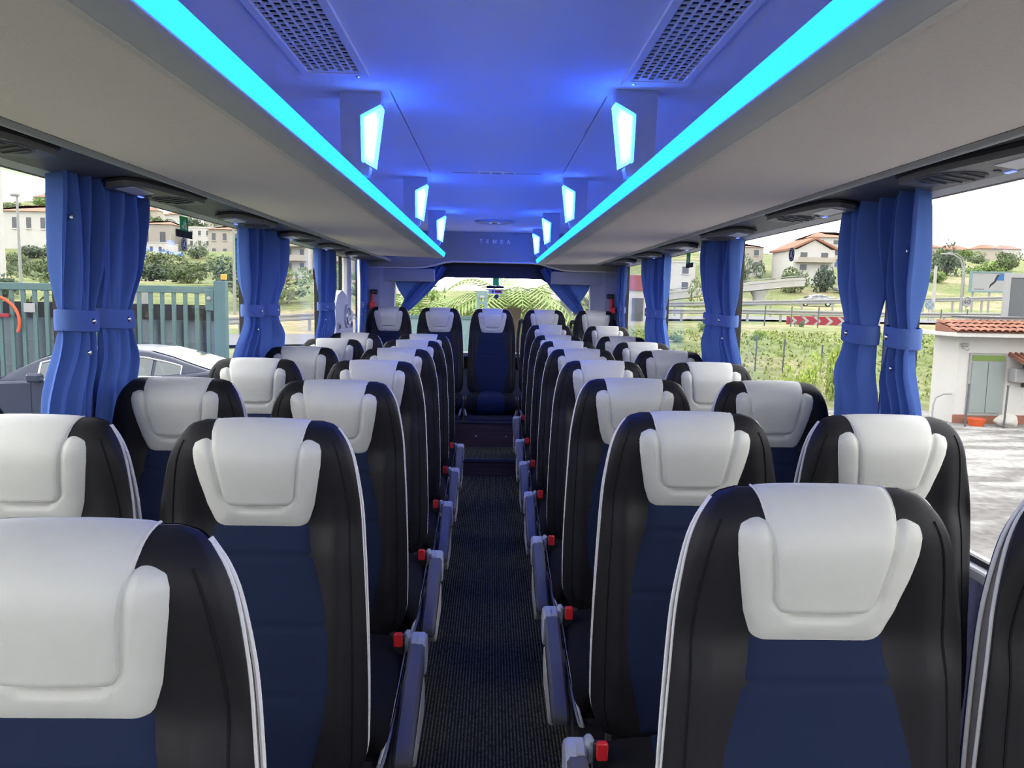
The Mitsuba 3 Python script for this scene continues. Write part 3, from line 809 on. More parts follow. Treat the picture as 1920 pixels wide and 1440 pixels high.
def sticker(s, y, z, w, h, what):
    """A sticker on a side pane, centred at (y, z)."""
    side = 'left' if s < 0 else 'right'
    y, z, w, h = y * 1.046, 1.376 + (z - 1.376) * 1.046, w * 1.046, h * 1.046
    pl = lambda y0, y1, z0, z1, d=0: bx(s * (1.1755 - d), s * 1.1785, y0, y1, z0, z1)
    where = {2: 'first', 3: 'second', 4: 'third', 5: 'fourth'}[int((y - .67) / 1.588) + 1]
    if what == 'exit':
        k = num('exit_sticker'); tag(k, f'green emergency exit sticker on the {where} full {side} window', 'sticker')
        add(k + '__sheet', pl(y - w / 2, y + w / 2, z - h / 2, z + h / 2), 'sticker_green')
        add(k + '__figure', cat_(disc(s * 1.1752, y + w * .1, z + h * .26, h * .09, -s * .001, 'x', 10), pl(y - w * .12, y + w * .22, z - h * .1, z + h * .14, .0006), pl(y - w * .3, y + w * .0, z - h * .32, z - h * .1, .0006), pl(y + w * .1, y + w * .3, z - h * .38, z - h * .12, .0006)), 'sticker_white')
    elif what == 'black':
        k = num('black_sticker'); tag(k, f'plain black strip sticker on the {where} full {side} window', 'sticker')
        add(k + '__sheet', pl(y - w / 2, y + w / 2, z - h / 2, z + h / 2), 'band_black')
    elif what == 'round':
        k = num('round_sticker'); tag(k, f'round dark sticker with a white emblem on the {where} full {side} window', 'sticker')
        add(k + '__disc', move(cyl((s * 1.1757, 0, 0), (s * 1.1785, 0, 0), h / 2, 24), 0, y, z), 'sticker_blue')
        ring = Point(0, 0).buffer(h * .43).difference(Point(0, 0).buffer(h * .37))
        tri = Polygon([(-.22 * h, -.2 * h), (.22 * h, -.2 * h), (.05 * h, .28 * h), (-.05 * h, .28 * h)]).difference(sbox(-.05 * h, -.2 * h, .05 * h, -.02 * h))
        for q, nm in ((ring, 'ring'), (tri, 'emblem')):
            add(k + '__' + nm, move(prism(q, s * 1.1750, s * 1.1760, 'x'), 0, y, z), 'sticker_white')
    elif what == 'red':
        k = num('burgundy_sticker'); tag(k, f'burgundy notice sticker on the {where} full {side} window', 'sticker')
        add(k + '__sheet', pl(y - w / 2, y + w / 2, z - h / 2, z + h / 2), 'sticker_red')
        for j in range(4):
            add(k + '__text_line', pl(y - w * .36, y + w * .36, z + h * (.30 - j * .2) - h * .03, z + h * (.30 - j * .2) + h * .03, .0006), 'sticker_white')
    else:
        k = num('green_strip_sticker'); tag(k, f'narrow green strip sticker with upright lettering on the {where} full {side} window', 'sticker')
        add(k + '__sheet', pl(y - w / 2, y + w / 2, z - h / 2, z + h / 2), 'sticker_green')
        for j in range(6):
            zz = z + h * (.40 - j * .155)
            add(k + '__letter', pl(y - w * .3, y + w * .3, zz - h * .035, zz + h * .035, .0006), 'sticker_white')


sticker(-1, 2.94, 1.618, .075, .052, 'exit'); sticker(-1, 2.94, 1.582, .15, .026, 'black'); sticker(-1, 2.935, 1.545, .05, .046, 'round')
sticker(-1, 3.53, 1.54, .035, .14, 'strip'); sticker(-1, 3.62, 1.565, .09, .062, 'red')
sticker(-1, 4.26, 1.55, .05, .048, 'round'); sticker(-1, 5.05, 1.50, .08, .065, 'red')
sticker(1, 2.99, 1.56, .05, .052, 'round'); sticker(1, 4.58, 1.62, .08, .06, 'exit'); sticker(1, 4.55, 1.582, .16, .026, 'black')
k = num('rear_window_sticker')
tag(k, 'stack of small stickers in the middle of the rear window', 'sticker')
pl = lambda x0, x1, z0, z1, d=0: bx(x0, x1, 7.474 - d, 7.478, z0, z1)
add(k + '__green_sheet', pl(-.0, .055, 1.485, 1.56), 'sticker_green')
add(k + '__black_strip', pl(-.058, .102, 1.462, 1.484), 'band_black')
add(k + '__white_sheet', pl(-.04, .09, 1.41, 1.452), 'sticker_white')
add(k + '__red_print', pl(.02, .08, 1.42, 1.442, .0006), 'sticker_red')
add(k + '__blue_print', disc(0.0, 7.4735, 1.431, .012, -.001, 'y', 12), 'sticker_blue')
add(k + '__round_sheet', disc(.035, 7.4735, 1.385, .021, -.001, 'y', 16), 'sticker_blue')

# the rear side door on the left, with its operating panel
k = num('door_operating_panel')
tag(k, 'light grey moulded operating panel with round dial inside the left side door', 'control panel')
P = Polygon([(5.72, .83), (5.72, 1.29), (5.80, 1.37), (5.97, 1.407), (6.14, 1.37), (6.24, 1.285), (6.42, 1.24), (6.42, .83)]).buffer(-.01).buffer(.01, 6)
add(k + '__casing', prism(P, -1.165, -1.125, 'x'), 'lens_white')
add(k + '__dial', move(cyl((-1.126, 0, 0), (-1.108, 0, 0), .09, 28), 0, 6.13, 1.21), 'nose_grey')
add(k + '__dial_ring', move(tube([(-1.108, .063 * math.cos(t), .063 * math.sin(t)) for t in np.linspace(0, 2 * np.pi, 25)[:-1]], .006, 8, closed=True), 0, 6.13, 1.21), 'chrome')
for y in (5.82, 6.32):
    add(k + '__button_frame', bx(-1.126, -1.116, y - .04, y + .04, 1.11, 1.17, .004), 'frame_grey')
    add(k + '__button', bx(-1.12, -1.11, y - .022, y + .022, 1.125, 1.155, .003), 'service_dark')
add(k + '__lower_opening', bx(-1.127, -1.122, 5.78, 6.25, .85, 1.03, .002), 'black_plastic')
add('door_1', bx(-1.175, -1.13, 6.24, 6.38, .77, 1.665, .01), 'nose_grey', kind='structure')
add('door_1__seal', bx(-1.172, -1.15, 6.07, 6.09, .77, 1.66), 'frame_black')
add('door_1__grab_pole', tube([(-1.11, 6.62, .3), (-1.11, 6.62, 1.665)], .012, 10), 'chrome')

# ---------------------------------------------------------------- outdoors
def grass_col(p, n, uv):
    a = mikit.fbm(p.x * 0.35, p.y * 0.35, 1.0)
    b = mikit.noise(p.x * 3.1, p.y * 3.1, 7.0)
    c = mikit.mix(mikit.mix((0.085, 0.115, 0.042), (0.15, 0.155, 0.075), a), (0.215, 0.18, 0.115), mikit.smoothstep(0.5, 0.8, mikit.fbm(p.x * 0.12 + 5, p.y * 0.12, 3.0)))
    return c * (0.75 + 0.5 * b)


def gravel_col(p, n, uv):
    a = mikit.fbm(p.x * 0.9, p.y * 2.6, 2.0)
    b = mikit.noise(p.x * 14, p.y * 14, 7.0)
    return mikit.mix((0.115, 0.11, 0.105), (0.21, 0.205, 0.195), mikit.smoothstep(0.35, 0.65, a)) * (0.8 + 0.4 * b)


def rock_col(p, n, uv):
    a = mikit.fbm(p.x * 0.02, p.y * 0.02, p.z * 0.03)
    return mikit.mix((0.22, 0.26, 0.18), (0.55, 0.55, 0.52), mikit.smoothstep(0.42, 0.58, a))


mat('grass', grass_col, 0.95, 0.1)
mat('gravel', gravel_col, 0.95, 0.1)
mat('hill_rock', rock_col, 0.95, 0.1)
mat('asphalt', (0.13, 0.13, 0.135), 0.9, 0.2)
mat('gate_green', (0.055, 0.105, 0.105), 0.5, 0.4)
mat('pale_teal', (0.13, 0.20, 0.21), 0.6, 0.3)
mat('drum_blue', (0.12, 0.145, 0.17), 0.5, 0.4)
mat('sheet_black', (0.018, 0.018, 0.022), 0.6, 0.3)
mat('orange', (0.42, 0.07, 0.02), 0.5, 0.4)
mat('yellow', (0.50, 0.26, 0.02), 0.5, 0.4)
mat('galvanised', (0.20, 0.20, 0.19), 0.5, 0.5)
mat('concrete', (0.33, 0.32, 0.29), 0.9, 0.2)
mat('house_white', (0.42, 0.41, 0.385), 0.85, 0.2)
mat('house_cream', (0.33, 0.30, 0.25), 0.85, 0.2)
mat('house_grey', (0.27, 0.25, 0.22), 0.85, 0.2)
mat('roof_tile', (0.25, 0.115, 0.075), 0.8, 0.2)
mat('roof_tile_dark', (0.20, 0.09, 0.06), 0.8, 0.2)
mat('window_dark', (0.06, 0.065, 0.07), 0.3, 0.5)
mat('sign_white', (0.25, 0.25, 0.25), 0.6, 0.3)
mat('sign_red', (0.22, 0.02, 0.03), 0.6, 0.3)
mat('faded_red', (0.24, 0.07, 0.07), 0.7, 0.3)
mat('sign_blue', (0.03, 0.10, 0.25), 0.6, 0.3)
mat('sign_pale_blue', (0.13, 0.20, 0.24), 0.6, 0.3)
mat('car_paint', (0.018, 0.024, 0.045), 0.3, 0.35)
mat('car_white', (0.26, 0.26, 0.26), 0.3, 0.5)
mat('car_glass', (0.03, 0.045, 0.05), 0.06, 0.9)
mat('tyre', (0.012, 0.012, 0.012), 0.8, 0.2)
mat('bark', (0.08, 0.065, 0.05), 0.9, 0.2)
mat('leaf_olive', (0.105, 0.135, 0.065), 0.8, 0.2)
mat('leaf_green', (0.12, 0.185, 0.05), 0.8, 0.2)
mat('leaf_bright', (0.25, 0.32, 0.065), 0.8, 0.2)
mat('leaf_dark', (0.07, 0.095, 0.06), 0.8, 0.2)
mat('leaf_palm', (0.19, 0.26, 0.085), 0.6, 0.3)
mat('grass_blade', (0.17, 0.21, 0.06), 0.9, 0.1)
mat('petal_pink', (0.26, 0.17, 0.19), 0.8, 0.2)
mat('frosted', (0.17, 0.20, 0.19), 0.35, 0.5)

LT = ([-80, 20, 24, 30, 45, 60, 90, 120, 150, 250, 400, 700, 1000], [-1.0, -1.0, -.75, -.4, .2, 1.6, 2.8, 7.2, 8.6, 20, 38, 68, 88])
RTB = ([-80, 20.5, 24, 30, 40, 50, 60, 80, 108, 150, 250, 500, 1000], [-1.3, -1.3, -1.08, -.15, .22, .30, .25, .3, 1.0, 7.5, 15, 32, 48])


def ground_z(X, Y):
    X, Y = np.asarray(X, float), np.asarray(Y, float)
    l, r = np.interp(Y, *LT), np.interp(Y, *RTB)
    t = np.clip(np.abs(X) / np.maximum(Y, 1) / .55, 0, 1)
    l = np.where(Y > 150, 8.6 + (l - 8.6) * (.35 + .75 * t), l)
    k = np.clip((X + 3) / 6, 0, 1); k = k * k * (3 - 2 * k)
    z = l * (1 - k) + r * k
    mid = np.clip(2.4 - np.abs(X) / np.maximum(np.abs(Y) * .075, .5), 0, 1)
    z = z * (1 - mid) + (-1.15 + np.maximum(Y - 40, 0) * .01) * mid
    P = np.stack([X * .05, Y * .05, 0 * X], -1)
    return z + (meshkit.fbm(P, 3, 3) - .5) * np.clip((Y - 24) / 40, 0, 1) * (.6 + np.clip(Y / 200, 0, 6) * 1.5)


xs = np.concatenate([-np.geomspace(900, 14, 50), np.linspace(-13, 13, 40), np.geomspace(14, 900, 50)])
ys = np.concatenate([np.linspace(-60, 8, 6), np.linspace(10, 60, 60), np.geomspace(62, 1000, 60)])
GX, GY = np.meshgrid(xs, ys, indexing='ij')
add('ground', grid_mesh(np.stack([GX, GY, ground_z(GX, GY)], -1)), 'grass', kind='structure', smooth=True)
lot = lambda x0, x1, y0, y1, dz, n=30: grid_mesh([[(x, y, float(ground_z(x, y)) + dz) for y in np.linspace(y0, y1, n)] for x in np.linspace(x0, x1, n)])
add('ground__gravel_yard', lot(-60, 60, -40, 19.8, .02, 12), 'gravel')
add('ground__road_left', grid_mesh([[(x, y0 + (x + 30) * .28, float(ground_z(x, y0 + (x + 30) * .28)) + .12) for y0 in np.linspace(21.5, 25.5, 8)] for x in np.linspace(-60, -2, 30)]), 'asphalt')
add('ground__road_right', grid_mesh([[(x, y, float(ground_z(x, y)) + .12) for y in np.linspace(47, 53, 8)] for x in np.linspace(6, 60, 30)]), 'asphalt')
HM = np.linspace(-1400, -350, 60)
hv = []
for v in np.linspace(0, 1, 16):
    hv.append([(x + 40 * v, 1050 + 420 * v, 70 + (.45 + .55 * math.exp(-((x + 900) / 420) ** 2)) * (90 + 190 * math.sin(v * 1.6) * (.75 + .5 * float(meshkit.fbm(np.array([x * .006, v * 2.5, 0]), 4, 2))))) for x in HM])
add('distant_mountain', grid_mesh(hv), 'hill_rock', 'bare pale mountain rising beyond the houses on the far left', 'mountain', smooth=True)


# foliage
def leaf_cloud(seed, n, size, lumps, squash=.8):
    r = np.random.default_rng(seed)
    c = r.normal(0, .42, (lumps, 3)) * [1, 1, .6]
    rad = r.uniform(.35, .6, lumps)
    i = r.integers(0, lumps, n)
    d = r.normal(size=(n, 3)); d /= np.linalg.norm(d, axis=1, keepdims=True)
    p = c[i] + d * (rad[i] * r.uniform(.55, 1.05, n) ** .5)[:, None]
    p[:, 2] = p[:, 2] * squash
    p[:, 2] -= p[:, 2].min()
    a = r.normal(size=(n, 3)); a /= np.linalg.norm(a, axis=1, keepdims=True)
    b = np.cross(a, d); b /= np.linalg.norm(b, axis=1, keepdims=True) + 1e-9
    s = size * r.uniform(.6, 1.4, (n, 1))
    v = np.stack([p - a * s, p - b * s * .5, p + a * s, p + b * s * .5], 1).reshape(-1, 3)
    v[:, :2] /= np.percentile(np.abs(v[:, :2]), 98); v[:, 2] /= np.percentile(v[:, 2], 99)
    k = np.arange(n)[:, None] * 4
    f = np.vstack([k + [0, 1, 2], k + [0, 2, 3]])
    return trimesh.Trimesh(v, f, process=False)


CLOUD = [leaf_cloud(s, 1100, .085, 9) for s in (1, 2, 3)]
STEM = cat_(*[tube([(0, 0, -.15), (.1 * math.cos(a), .1 * math.sin(a), .25), (.28 * math.cos(a), .28 * math.sin(a), .6)], [.05, .04, .02], 5) for a in (.3, 2.2, 4.4)])
LEAVES = ['leaf_olive', 'leaf_green', 'leaf_bright', 'leaf_dark']
stem_ply = mikit.ply(STEM, 'bark', smooth=True)
for li, lf in enumerate(LEAVES):
    for v in range(3):
        scene[f'shrub_kind_{li}{v}'] = {'type': 'shapegroup', 'foliage': mikit.ply(CLOUD[v], lf), 'stems': stem_ply}


def shrub(x, y, sx, sz, li, v, label, group=None, name='shrub', z=None, cat='shrub'):
    k = num(name)
    z = float(ground_z(x, y)) if z is None else z
    scene[k] = {'type': 'instance', 'shapes': ref(f'shrub_kind_{li}{v % 3}'), 'to_world': T().translate([x, y, z - .08 * sz]).rotate([0, 0, 1], (x * 77 + y * 31) % 360).scale([sx, sx, sz])}
    tag(k, label, cat, group)


rnd = random.Random(4)
_spots = []


def free(x, y, r):
    if any((x - a) ** 2 + (y - b) ** 2 < (1.35 * (r + c)) ** 2 for a, b, c in _spots):
        return False
    _spots.append((x, y, r))
    return True


for bx0, bx1, by0, by1 in ((-42, -35, 58, 64), (-74, -63, 116, 133), (-67, -58, 148, 162), (-59, -46, 138, 164), (-47, -37, 126, 140), (-27, -10, 90, 110), (40, 62, 128, 152), (60, 82, 160, 190)):
    for a in np.arange(bx0, bx1, 3): _spots += [(a, b, 1.5) for b in np.arange(by0, by1, 3)]


def scatter(n, y0, y1, t0, t1, r0, r1, h0, h1, kinds, label, group, far=False):
    i = tries = 0
    while i < n and tries < n * 40:
        tries += 1
        y = y0 + (y1 - y0) * rnd.random(); x = rnd.uniform(t0, t1) * y
        f = y / 100 if far else 1
        r = rnd.uniform(r0, r1) * f
        h = rnd.uniform(h0, h1) * f
        if free(x, y, r):
            kd = rnd.choice(kinds)
            shrub(x, y, r, h, kd, rnd.randrange(3), label.replace('$', ['olive', 'mid-green', 'bright green', 'dark green'][kd]), group); i += 1


scatter(84, 46, 112, -.64, -.27, 1.6, 3.2, 1.1, 2.4, [0, 0, 0, 1, 3], 'dense $ shrub on the slope beyond the green gate', 'shrubs on the left slope')
scatter(20, 50, 88, -.29, -.13, 1.2, 2.4, .9, 1.8, [0, 1, 3], 'low $ shrub on the bank behind the left roadside guard rail', 'shrubs behind the left guard rail')
scatter(10, 25, 41, .22, .48, .25, .55, .2, .5, [1, 2, 1, 0], 'small weedy $ shrub on the grass bank below the right-hand road', 'weeds on the right bank')
for (x, y, s_, h) in ((8.55, 20.9, .62, 1.4), (9.5, 21.3, .56, 1.66)):
    free(x, y, s_)
    shrub(x, y, s_, h, 2, int(x), f'{"left" if x < 9 else "right"} half of the tall yellow-green bush beside the right-hand grass bank', None, 'yellow_green_bush')
k = num('pink_flower_bush')
fl = leaf_cloud(9, 500, .06, 6)
fl.apply_scale(.25); fl.apply_translation([9.45, 20.2, -.95])
add(k + '__blossom', fl, 'petal_pink'); tag(k, 'small bush of pink blossom at the foot of the yellow-green bush', 'bush')
for x, y, s_, h, li, lb in ((46.0, 121, 3.0, 4.0, 0, 'left olive-green tree below the red-roofed house'), (51.2, 123, 2.6, 4.2, 3, 'right dark green tree below the red-roofed house'), (86.5, 150, 3.6, 6.5, 3, 'broad dark tree on the skyline right of the near right curtain'),
                            (24.5, 88, 1.8, 4.2, 0, 'olive tree behind the overpass pillar'), (37.5, 122, 3.0, 5.5, 0, 'bushy olive tree under the end of the overpass'), (79, 140, 3.0, 2.4, 1, 'low green hedge bush below the skyline tree'), (87, 138, 3.4, 2.2, 0, 'low olive hedge bush below the skyline tree'), (101, 160, 4, 3, 1, 'green bush behind the billboard'), (114, 176, 4, 3.2, 0, 'olive bush right of the billboard')):
    free(x, y, s_)
    shrub(x, y, s_, h, li, int(x), lb, None, 'tree', None, 'tree')
scatter(24, 190, 440, .40, .66, 1.2, 2.2, 1.0, 1.7, [0, 3, 1], 'distant $ tree on the hazy right-hand hills', 'distant trees on the right', True)
scatter(28, 200, 440, -.66, -.25, 1.2, 2.2, .9, 1.6, [0, 3, 1], 'distant $ tree on the left-hand hillside', 'distant trees on the left', True)
tv, tf = [], []
rg = np.random.default_rng(8)
n = 4500
gy = rg.uniform(21.5, 36, n); gx = gy * rg.uniform(.16, .62, n)
gz = ground_z(gx, gy); keep = np.ones(n, bool)
for a_, b_, c_ in [(*q_[:2], q_[2] * 1.5 + .1) for q_ in _spots if q_[1] < 43] + [(14.2, 41, .3), (8.6, 25.5, .3), (9.4, 25.2, .3), (10.3, 24.4, .3), (-.19, 14, .6)]:
    keep &= (gx - a_) ** 2 + (gy - b_) ** 2 > c_ ** 2
gx, gy, gz = gx[keep], gy[keep], gz[keep]
n = len(gx)
hh = rg.uniform(.05, .15, n) * (.6 + gy / 60)
da = rg.uniform(0, 6.28, n)
ww = .03 + gy * .0009
base = np.stack([gx, gy, gz - .02], 1)
side = np.stack([np.cos(da), np.sin(da), 0 * da], 1) * ww[:, None]
tip = base + np.stack([rg.normal(0, .08, n), rg.normal(0, .08, n), hh], 1)
add('long_grass', trimesh.Trimesh(np.stack([base - side, base + side, tip], 1).reshape(-1, 3), np.arange(3 * n).reshape(-1, 3), process=False), 'grass_blade', 'long green grass on the bank outside the right windows', 'grass', kind='stuff')

# the green gate, drums and things by it
k = num('sliding_gate')
tag(k, 'green steel bar gate outside the left windows behind the dark car', 'gate')
add(k + '__top_rail', bx(-13.5, -6.2, 17.95, 18.05, 1.33, 1.49, .01), 'gate_green')
add(k + '__bottom_rail', bx(-13.5, -6.2, 17.95, 18.05, -.9, -.78, .01), 'gate_green')
bar = None
for i in range(28):
    add(k + '__bar', bx(-13.3 + i * .256 - .04, -13.3 + i * .256 + .04, 17.97, 18.03, -.8, 1.34), 'gate_green')
add(k + '__end_post', bx(-6.24, -5.98, 17.9, 18.12, -1.0, 1.62, .01), 'gate_green')
add(k + '__latch_box', bx(-6.42, -6.24, 17.88, 18.0, .95, 1.42, .01), 'gate_green')
add(k + '__guide_roller', disc(-6.33, 17.87, 1.22, .05, -.03, 'y', 12), 'galvanised')
k = num('warning_lamp'); tag(k, 'small yellow warning lamp on top of the green gate post', 'lamp')
add(k + '__lens', bx(-6.09, -5.98, 17.95, 18.07, 1.64, 1.77, .012), 'yellow')
add(k + '__base', bx(-6.08, -5.99, 17.96, 18.06, 1.615, 1.645), 'sheet_black')
dm = lathe([(.001, -1.02), (.235, -1.02), (.245, -1.0), (.245, -.45), (.255, -.43), (.245, -.41), (.245, .15), (.255, .17), (.245, .19), (.245, .72), (.235, .76), (.001, .77)], 20)
dply = mikit.ply(dm, 'drum_blue', smooth=40)
for i in range(13):
    kk = num('storage_drum')
    scene[kk] = {**dply, 'to_world': T().translate([-12.9 + i * .53, 19.0 + .05 * (i % 3), 0])}
    tag(kk, 'tall blue-grey ribbed drum standing in the row behind the green gate', 'drum', 'drums behind the gate')
sh = [[(x, 18.72 + .03 * math.sin(x * 9), z) for z in (.70, .85, 1.06)] for x in np.linspace(-13.4, -6.45, 80)]
add('black_sheet', grid_mesh(sh), 'sheet_black', 'black plastic sheet stretched over the tops of the drums behind the gate', 'plastic sheet')
k = num('orange_hose'); tag(k, 'orange hose loop hung on the gate at the far left', 'hose')
add(k + '__loop', tube([(-11.15 + .62 * math.cos(t), 17.9, .62 + .58 * math.sin(t)) for t in np.linspace(-.4, 2.6, 24)], .035, 8), 'orange')
add(k + '__band', bx(-11.25, -10.75, 17.86, 17.94, .72, .80, .01), 'sign_red')
k = num('notice_board'); tag(k, 'small white notice fixed to the bars of the green gate', 'sign')
add(k + '__sheet', bx(-10.44, -10.2, 17.92, 17.95, .84, 1.04), 'sign_white')
k = num('round_road_sign'); tag(k, 'round road sign seen from its grey back behind the green gate', 'road sign')
add(k + '__plate', cyl((-9.58, 22, 1.15), (-9.58, 22.03, 1.15), .24, 24), 'galvanised')
add(k + '__post', cyl((-9.55, 22.06, -1), (-9.55, 22.06, 1.5), .035, 10), 'sign_white')
for (x, y, z0, z1, lb) in ((-26.3, 45, 1.0, 6.4, 'tall pale lamp post on the grass slope at the far left'), (-14.5, 45, -.5, 6.6, 'grey lamp post beside the road left of the second left curtain')):
    k = num('street_lamp'); tag(k, lb, 'street lamp')
    add(k + '__pole', tube([(x, y, z0 - 1.5), (x, y, z1)], [.10, .06], 10), 'galvanised')
    add(k + '__lamp_head', bx(x - .32, x + .12, y - .12, y + .12, z1 - .02, z1 + .13, .03), 'galvanised')


def guard_rail(pts, h, label, group=None):
    """A W-beam rail along ground points, h: height of the beam's top over the ground."""
    k = num('guard_rail'); tag(k, label, 'guard rail')
    prof = [(0, 0), (-.05, .03), (-.05, .09), (0, .13), (0, .17), (-.05, .21), (-.05, .27), (0, .30)]
    pts = np.array(pts, float)
    rows = [[(x, y + a, z + h - .30 + b) for a, b in prof] for x, y, z in pts]
    add(k + '__beam', grid_mesh(rows), 'galvanised', smooth=20)
    for x, y, z in pts[::2]:
        add(k + '__post', bx(x - .06, x + .06, y + .02, y + .12, z - .3, z + h - .05), 'galvanised')


gl = [(x, 30 + (x + 10) * 3.2 if False else 30 + (x + 11) * 1.6, 0) for x in np.linspace(-16, -4, 25)]
guard_rail([(x, y, float(ground_z(x, y))) for x, y, _ in gl], .78, 'long galvanised guard rail along the road outside the left windows')
guard_rail([(x, 45.5, float(ground_z(x, 45.5))) for x in np.linspace(9, 36, 29)], .78, 'lower galvanised guard rail along the road outside the right windows')
guard_rail([(x, 54 + (x - 20) * .12, .75 + (x - 20) * .035) for x in np.linspace(10, 44, 31)], .85, 'upper galvanised guard rail behind the road outside the right windows')

# dark sedan
def car(key, x0, y0, z0, paint, label, length=4.85):
    """A saloon seen from its left side, nose towards -x; x0: the nose, y0: the middle, z0: the ground."""
    k = num(key); tag(k, label, 'car')
    P = lambda pts: [(x0 + a, z0 + b) for a, b in pts]
    low = Polygon(P([(.02, .42), (.05, .68), (.35, .86), (.9, .97), (1.3, 1.03), (2.4, 1.08), (3.7, 1.15), (4.3, 1.22), (4.65, 1.22), (4.83, 1.12), (4.86, .8), (4.82, .35), (4.4, .24), (.5, .22), (.1, .28)])).buffer(-.03).buffer(.03, 5)
    for ax in (.95, 3.80):
        low = low.difference(Point(x0 + ax, z0 + .33).buffer(.39, 12))
    N = 110
    rings = []
    for c, dy in ((.10, -.91), (.04, -.89), (0, -.84), (0, .84), (.04, .89), (.10, .91)):
        q = low.buffer(-c * .55)
        q = max(getattr(q, 'geoms', [q]), key=lambda g: g.area)
        st = q.exterior.project(Point(x0 + 2.4, z0 + 3)) / q.exterior.length
        rings.append([(a, y0 + dy, b) for a, b in (q.exterior.interpolate((st + i / N) % 1, normalized=True).coords[0] for i in range(N))])
    body = grid_mesh(rings, wrap_v=True)
    face = prism(low.buffer(-.05), y0 - .912, y0 - .905)
    add(k + '__body', cat_(body, face), paint, smooth=40)
    gx = [1.15, 1.35, 1.75, 2.05, 2.4, 2.9, 3.3, 3.65, 4.0, 4.25]
    gz = [1.00, 1.14, 1.35, 1.455, 1.50, 1.51, 1.475, 1.39, 1.28, 1.21]
    rows = []
    for a, b in zip(gx, gz):
        bz = 1.02 + (a - 1.15) * .05
        k_ = max(0, (b - bz)) / .47
        wb, wt = .86, .86 - .27 * k_
        rows.append([(x0 + a, y0 - wb, z0 + bz - .05), (x0 + a, y0 - wt, z0 + b - .05 * k_), (x0 + a, y0 - wt + .1, z0 + b), (x0 + a, y0, z0 + b + .015 * k_), (x0 + a, y0 + wt - .1, z0 + b), (x0 + a, y0 + wt, z0 + b - .05 * k_), (x0 + a, y0 + wb, z0 + bz - .05)])
    add(k + '__roof', grid_mesh(rows), paint, smooth=40)
    gxy = lambda a: np.interp(a, gx, gz)
    def sidewin(a0, a1, nm, lift=.012):
        aa = np.linspace(a0, a1, 10)
        r = []
        for a in aa:
            b = gxy(a); bz = 1.02 + (a - 1.15) * .05
            kk_ = max(0, b - bz) / .47
            wt = .86 - .27 * kk_
            lo, hi = .10, .86
            pt = lambda f: (x0 + a, y0 - (.86 + (wt - .86) * f) - lift, z0 + (bz - .05) + (b - .05 * kk_ - bz + .05) * f)
            r.append([pt(lo), pt(.5), pt(hi)])
        add(k + '__' + nm, grid_mesh(r), 'car_glass', smooth=True)
        return np.array([q[0] for q in r]), np.array([q[2] for q in r])
    a_ = sidewin(1.78, 2.62, 'side_window')
    b_ = sidewin(2.70, 3.42, 'side_window')
    c_ = sidewin(3.47, 3.86, 'quarter_window')
    off = np.array([0, -.006, 0])
    add(k + '__chrome_strip', cat_(tube(np.vstack([a_[1], b_[1], c_[1], c_[0][::-1]]) + off, .013, 6), tube(np.vstack([a_[0], b_[0], c_[0]]) + off, .013, 6), tube(np.vstack([a_[0][:1], a_[1][:1]]) + off, .013, 6)), 'chrome')
    for nm, i0, i1 in (('windscreen', 0, 3), ('rear_window', 6, 9)):
        rr = [[(p[0], y0 + (p[1] - y0) * .93, p[2] + .012) for p in rows[i][2:5]] for i in range(i0, i1 + 1)]
        add(k + '__' + nm, grid_mesh(rr), 'car_glass', smooth=True)
    for ax in (.95, 3.80):
        w = lathe([(.001, -.10), (.20, -.10), (.22, -.11), (.31, -.11), (.33, -.08), (.33, .08), (.31, .1), (.001, .1)], 28)
        w = move(w, rx=math.pi / 2); w = move(w, x0 + ax, y0 - .82, z0 + .33)
        wk = add(k + '__wheel', w, 'tyre')
        sp = [bx(-.02, .02, -.12, -.115, .02, .2) for _ in range(1)]
        add(wk + '__rim', cat_(*[move(move(bx(-.025, .025, -.125, -.11, .0, .21, .004), ry=j * math.pi / 5), x0 + ax, y0 - .82, z0 + .33) for j in range(10)]), 'chrome')
    add(k + '__door_seam', cat_(*[bx(x0 + a - .004, x0 + a + .004, y0 - .916, y0 - .911, z0 + .35, z0 + 1.02) for a in (1.72, 2.66)]), 'tyre')
    for a in (2.45, 3.35):
        add(k + '__door_handle', bx(x0 + a, x0 + a + .2, y0 - .93, y0 - .905, z0 + .93, z0 + .96, .008), 'chrome')
    add(k + '__mirror', bx(x0 + 1.72, x0 + 1.92, y0 - 1.06, y0 - .90, z0 + 1.02, z0 + 1.15, .03), paint)
    add(k + '__tail_lamp', bx(x0 + 4.72, x0 + 4.85, y0 - .90, y0 - .6, z0 + .95, z0 + 1.1, .02), 'sign_red')


car('parked_car', -8.42, 12.5, -1.0, 'car_paint', 'dark blue saloon car with chrome window trim parked before the green gate')
car('passing_car', 38.5, 100, float(ground_z(40, 100)), 'car_white', 'white car on the road above the red and white chevron board')
car('passing_car', 53.0, 122, float(ground_z(55, 121)) + .1, 'car_white', 'white car parked before the dark trees right of the overpass')


